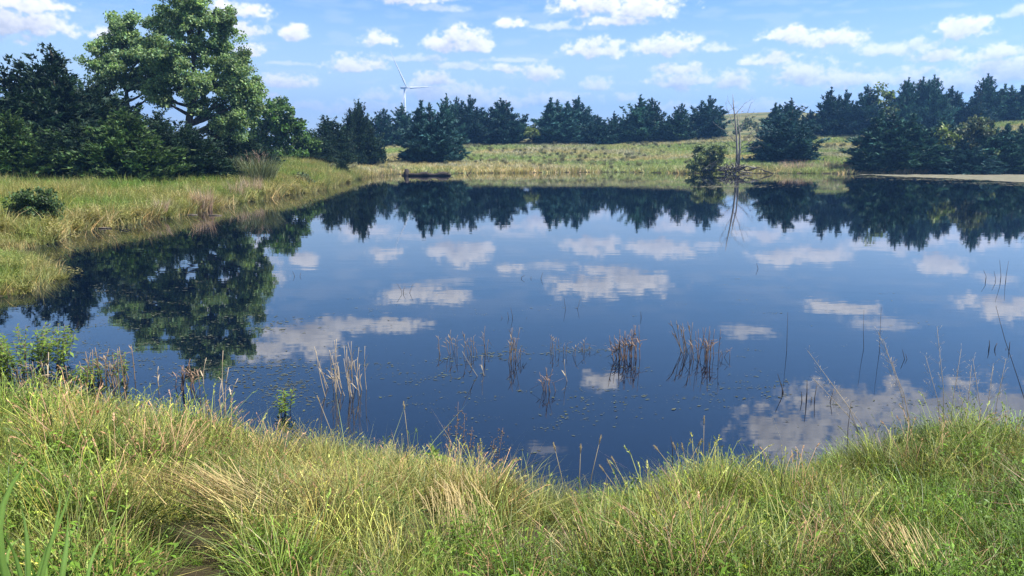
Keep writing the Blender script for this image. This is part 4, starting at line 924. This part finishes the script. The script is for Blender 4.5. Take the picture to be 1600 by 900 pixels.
# broad-leaved plant, lower left
def strap(pts3, w, r):
    """one long arching strap leaf with a folded midrib"""
    p3 = np.array(pts3, float); n = 9; t = np.linspace(0, 1, n); q = np.stack([np.interp(t, np.linspace(0, 1, len(p3)), p3[:, k]) for k in range(3)], -1)
    for _ in range(2): q[1:-1] = (q[:-2]+2*q[1:-1]+q[2:])/4
    d = unit(np.gradient(q, axis=0)); side = unit(np.cross(d, np.array([0, 1., .35]))); up = np.cross(side, d)
    ww = w*np.sin(np.clip(.18+t*.86, 0, 1)**.7*math.pi)**.6*(1-t**6); V = []
    for i in range(n): V += [q[i]-side[i]*ww[i]-up[i]*ww[i]*-.25, q[i], q[i]+side[i]*ww[i]+up[i]*ww[i]*.25]
    Qs = [(i*3+j, i*3+j+1, i*3+j+4, i*3+j+3) for i in range(n-1) for j in range(2)]
    C = np.tile([[1, 1, 1]], (len(V), 1)).astype(float); C[1::3] *= 1.5
    return np.array(V), np.array(Qs), None, C
Yb = 2.65; xb = at_depth(45, 900, Yb)[0]; zb = hz(xb, Yb)
pl = thing('broad_leaved_grass', 'broad strap-leaved grass plant in the lower left corner', 'plant', (xb, Yb, zb))
STRAP = foliage_mat('strap_leaves', (.17, .27, .06), .35, (1.1, 1.3, .4), rough=.3, spec=.5)
for poly, w in [([(8,910),(-10,820),(15,755),(56,705)], .016), ([(45,930),(70,870),(100,800),(118,742)], .011), ([(50,930),(78,860),(96,790),(92,760)], .009), ([(90,930),(100,880),(106,840),(105,802)], .013), ([(42,930),(44,860),(38,810),(30,784)], .012),
                ([(40,930),(25,870),(10,840),(-8,820)], .011), ([(60,935),(75,900),(70,880),(72,840)], .009), ([(30,935),(10,900),(5,870),(22,836),(40,842)], .009), ([(130,935),(138,890),(150,850),(172,830)], .008), ([(65,940),(50,900),(52,880),(20,860)], .012)]:
    pts3 = [np.array(at_depth(a, b, Yb+.03*k))-np.array([xb, Yb, zb]) for k, (a, b) in enumerate(poly)]
    p0 = np.array([pts3[0][0]*.5, 0, -.02]); V, Qs, T, C = strap([p0]+pts3, w*.95, R)
    obj('leaf', mesh_np('leaf', V, [Qs], C, STRAP, True), pl)

# flattened straw swaths and dark weed stalks at the grass edge
def straw(label, px, py, z, ang, n, L_, spread, seed):
    X, Y = on_plane(px, py, z); z0 = hz(X, Y); r = np.random.RandomState(seed); mb = MB()
    for k in range(n):
        b0 = np.array([r.randn()*spread, r.randn()*spread*.6, .30+.16*r.rand()]); a = ang+r.randn()*.22; l = L_*(.5+.7*r.rand()); d = np.array([math.cos(a), math.sin(a), 0])
        q = [b0, b0+d*l*.35+np.array([0, 0, .12]), b0+d*l*.7+np.array([0, 0, .10]), b0+d*l+np.array([0, 0, -.06+.08*r.randn()])]
        w = .0030; V = []
        for i, p_ in enumerate(q): sd = np.array([-d[1], d[0], .4])*w*(1-.25*i); V += [p_-sd, p_+sd]
        c = np.clip(1+.2*r.randn(), .5, 1.5); mb.add(V, [(0, 1, 3, 2), (2, 3, 5, 4), (4, 5, 7, 6)], None, (c, c, c*.95))
    o = thing('straw_swath', label, 'dry grass', (X, Y, z0), group='flattened straw swaths'); obj('blades', mb.mesh('blades', STRAWM, False), o)
straw('flattened golden straw swath arching left in the near left grass', 355, 800, 1.05, math.pi*.97, 190, .85, .13, 1)
straw('pale straw swath falling left in the grass left of the middle', 520, 770, .9, math.pi*1.1, 60, .5, .12, 2)
straw('straw swath drooping over the dark hollow in the middle', 690, 790, .9, -math.pi*.4, 70, .4, .10, 3)
straw('tan straw tuft low in the right foreground grass', 1420, 880, 1.15, math.pi*.7, 70, .4, .09, 4)
def stalks(label, base_px, base_z, specs, mat, head, name='weed_stalk', cat='weed', group=None):
    X, Y = on_plane(*base_px, base_z); z0 = max(0, hz(X, Y)); o = thing(name, label, cat, (X, Y, z0), group=group); r = np.random.RandomState(int(base_px[0]))
    for (a, b, c, d_) in specs:
        mb = MB(); p1 = np.array(at_depth(c, d_, Y))-np.array([X, Y, z0]); p0 = np.array([(a-base_px[0])/FPX*Y, 0, -.03]); mid = (p0+p1)/2+np.array([(p0[0]-p1[0])*.12, r.randn()*.01, .02])
        mb.tube([p0, mid, p1], [.0032, .0026, .0016], 5); stem = obj('stem', mb.mesh('stem', mat), o); dd = unit(p1-mid)
        if head == 'foxtail':
            hb = MB(); m = 90; t = r.rand(m); pp = p1+dd*(t*.085)[:, None]; d2 = unit(dd+r.randn(m, 3)*.55); sd = unit(np.cross(d2, r.randn(m, 3)))*.0016; l = .022*np.sin(.3+t*2.5)[:, None]
            hb.add(np.stack([pp-sd, pp+sd, pp+d2*l], 1).reshape(-1, 3), None, np.arange(3*m).reshape(-1, 3)); hb.tube([p1, p1+dd*.045, p1+dd*.085], [.003, .0045, .001], 5)
            obj('seed_head', hb.mesh('seed_head', STRAWM, False), o)
        elif head == 'pods':
            hb = MB()
            for k in range(34):
                t = .35+.65*r.rand(); c_ = p0+(p1-p0)*t+r.randn(3)*np.array([.022, .022, .01]); s_ = .006+.005*r.rand()
                hb.tube([c_-np.array([0, 0, s_]), c_, c_+np.array([0, 0, s_])], [.001, s_*.6, .001], 5)
            obj('seed_pods', hb.mesh('seed_pods', DRYM), o)
        elif head == 'panicle':
            hb = MB()
            for k in range(26):
                t = .55+.45*r.rand(); c_ = p0+(p1-p0)*t; e = unit(np.array([r.randn(), r.randn(), .5+r.rand()])); l = .05+.09*r.rand()*(1.2-t)
                hb.tube([c_, c_+e*l], [.0008, .0005], 3); q = c_+e*l; s2 = .003; hb.add([q-[s2, 0, 0], q+[s2, 0, 0], q+e*.013], None, [(0, 1, 2)])
            obj('panicle', hb.mesh('panicle', REED_GREY, False), o)
    return o
stalks('dark seeded weed stalks at the water edge in the middle left', (718, 716), .12, [(712,716,716,628),(724,718,726,646),(704,716,700,664),(732,716,738,668)], DRYM, 'pods')
stalks('reddish dried weed right of the dark seeded stalks', (770, 738), .12, [(764,738,772,686),(776,740,786,668),(758,738,752,700)], DRYM, 'pods')
for lab, base, sp in [('foxtail leaning right above the water edge', (922,745), [(918,745,936,694)]), ('foxtail curving left at the water edge', (880,745), [(884,745,868,705)]), ('upright thin foxtail between two leaning ones', (905,745), [(905,745,907,708)]),
                      ('group of pale foxtails right of the middle', (1066,735), [(1070,735,1030,706),(1076,735,1056,704),(1080,737,1068,706),(1060,735,1090,698)]), ('tall dark foxtail at the edge right of the middle', (1098,725), [(1098,725,1100,664)]),
                      ('pale foxtails over the notch right of the middle', (965,752), [(975,752,945,738),(980,752,955,730),(990,752,962,726)]), ('foxtail in the grass edge left of the middle', (640,690), [(640,690,632,640)]), ('pale foxtail leaning left over the left middle grass', (520,680), [(528,680,500,630)])]:
    stalks(lab, base, .25, sp, STRAWM, 'foxtail', 'foxtail', 'grass', 'foxtails at the water edge')
for lab, base, sp in [('airy panicle grass leaning left at the left of the right bank', (1360,690), [(1365,690,1262,548),(1370,692,1270,590),(1372,694,1300,600)]), ('airy panicle grass leaning left in the middle of the right bank', (1430,680), [(1425,680,1380,530),(1430,682,1392,560),(1436,684,1372,518)]),
                      ('tall upright panicle grass on the right bank', (1480,670), [(1478,670,1464,510),(1484,672,1502,545),(1474,672,1446,556)]), ('tall panicle grass near the right edge', (1545,680), [(1540,680,1552,568),(1550,682,1572,560),(1536,680,1520,560)]), ('panicle grass tuft on the crest of the right bank', (1510,672), [(1508,672,1518,570),(1516,674,1496,600)])]:
    stalks(lab, base, .3, sp, REED_GREY, 'panicle', 'panicle_grass', 'grass', 'airy panicle grasses on the right bank')
# a dried brown leaf on a thin stem
X, Y = on_plane(150, 690, .5); z0 = hz(X, Y); o = thing('dried_leaf', 'dried red-brown curled leaf on a stem above the left grass', 'leaf', (X, Y, z0))
tip = np.array(at_depth(140, 650, Y))-np.array([X, Y, z0]); mb = MB(); mb.tube([(0, 0, 0), tip*.6, tip], [.004, .003, .002], 5); obj('stem', mb.mesh('stem', DRYM), o)
e = np.array(at_depth(166, 640, Y))-np.array([X, Y, z0]); mid = (tip+e)/2
mb = MB(); mb.add([tip, mid+[0, .02, .025], mid+[0, -.02, -.022], e, mid+[0, 0, .008]], None, [(0, 4, 1), (0, 2, 4), (4, 3, 1), (4, 2, 3)]); obj('blade', mb.mesh('blade', foliage_mat('red_brown_leaf', (.20, .055, .02), .2), False), o)

# ------------------------------------------------------------------ summer haze: one closed box round everything
hm, nt = new_mat('haze_air'); pv = nt.nodes.new('ShaderNodeVolumePrincipled'); pv.inputs['Color'].default_value = (.2, .47, 1, 1)
pv.inputs['Density'].default_value = HAZE_DENSITY; pv.inputs['Anisotropy'].default_value = .3; out(nt, pv.outputs[0], True)
a = 2960; V = [(sx*a, 20+sy*a, zz) for zz in (-2.0, 160.0) for sx, sy in ((-1, -1), (1, -1), (1, 1), (-1, 1))]
if HAZE_DENSITY > 0:
    obj('haze', mesh_np('haze', V, [[(0, 3, 2, 1), (4, 5, 6, 7), (0, 1, 5, 4), (1, 2, 6, 5), (2, 3, 7, 6), (3, 0, 4, 7)]], None, hm), kind='stuff', label='thin bluish summer haze over the whole place')
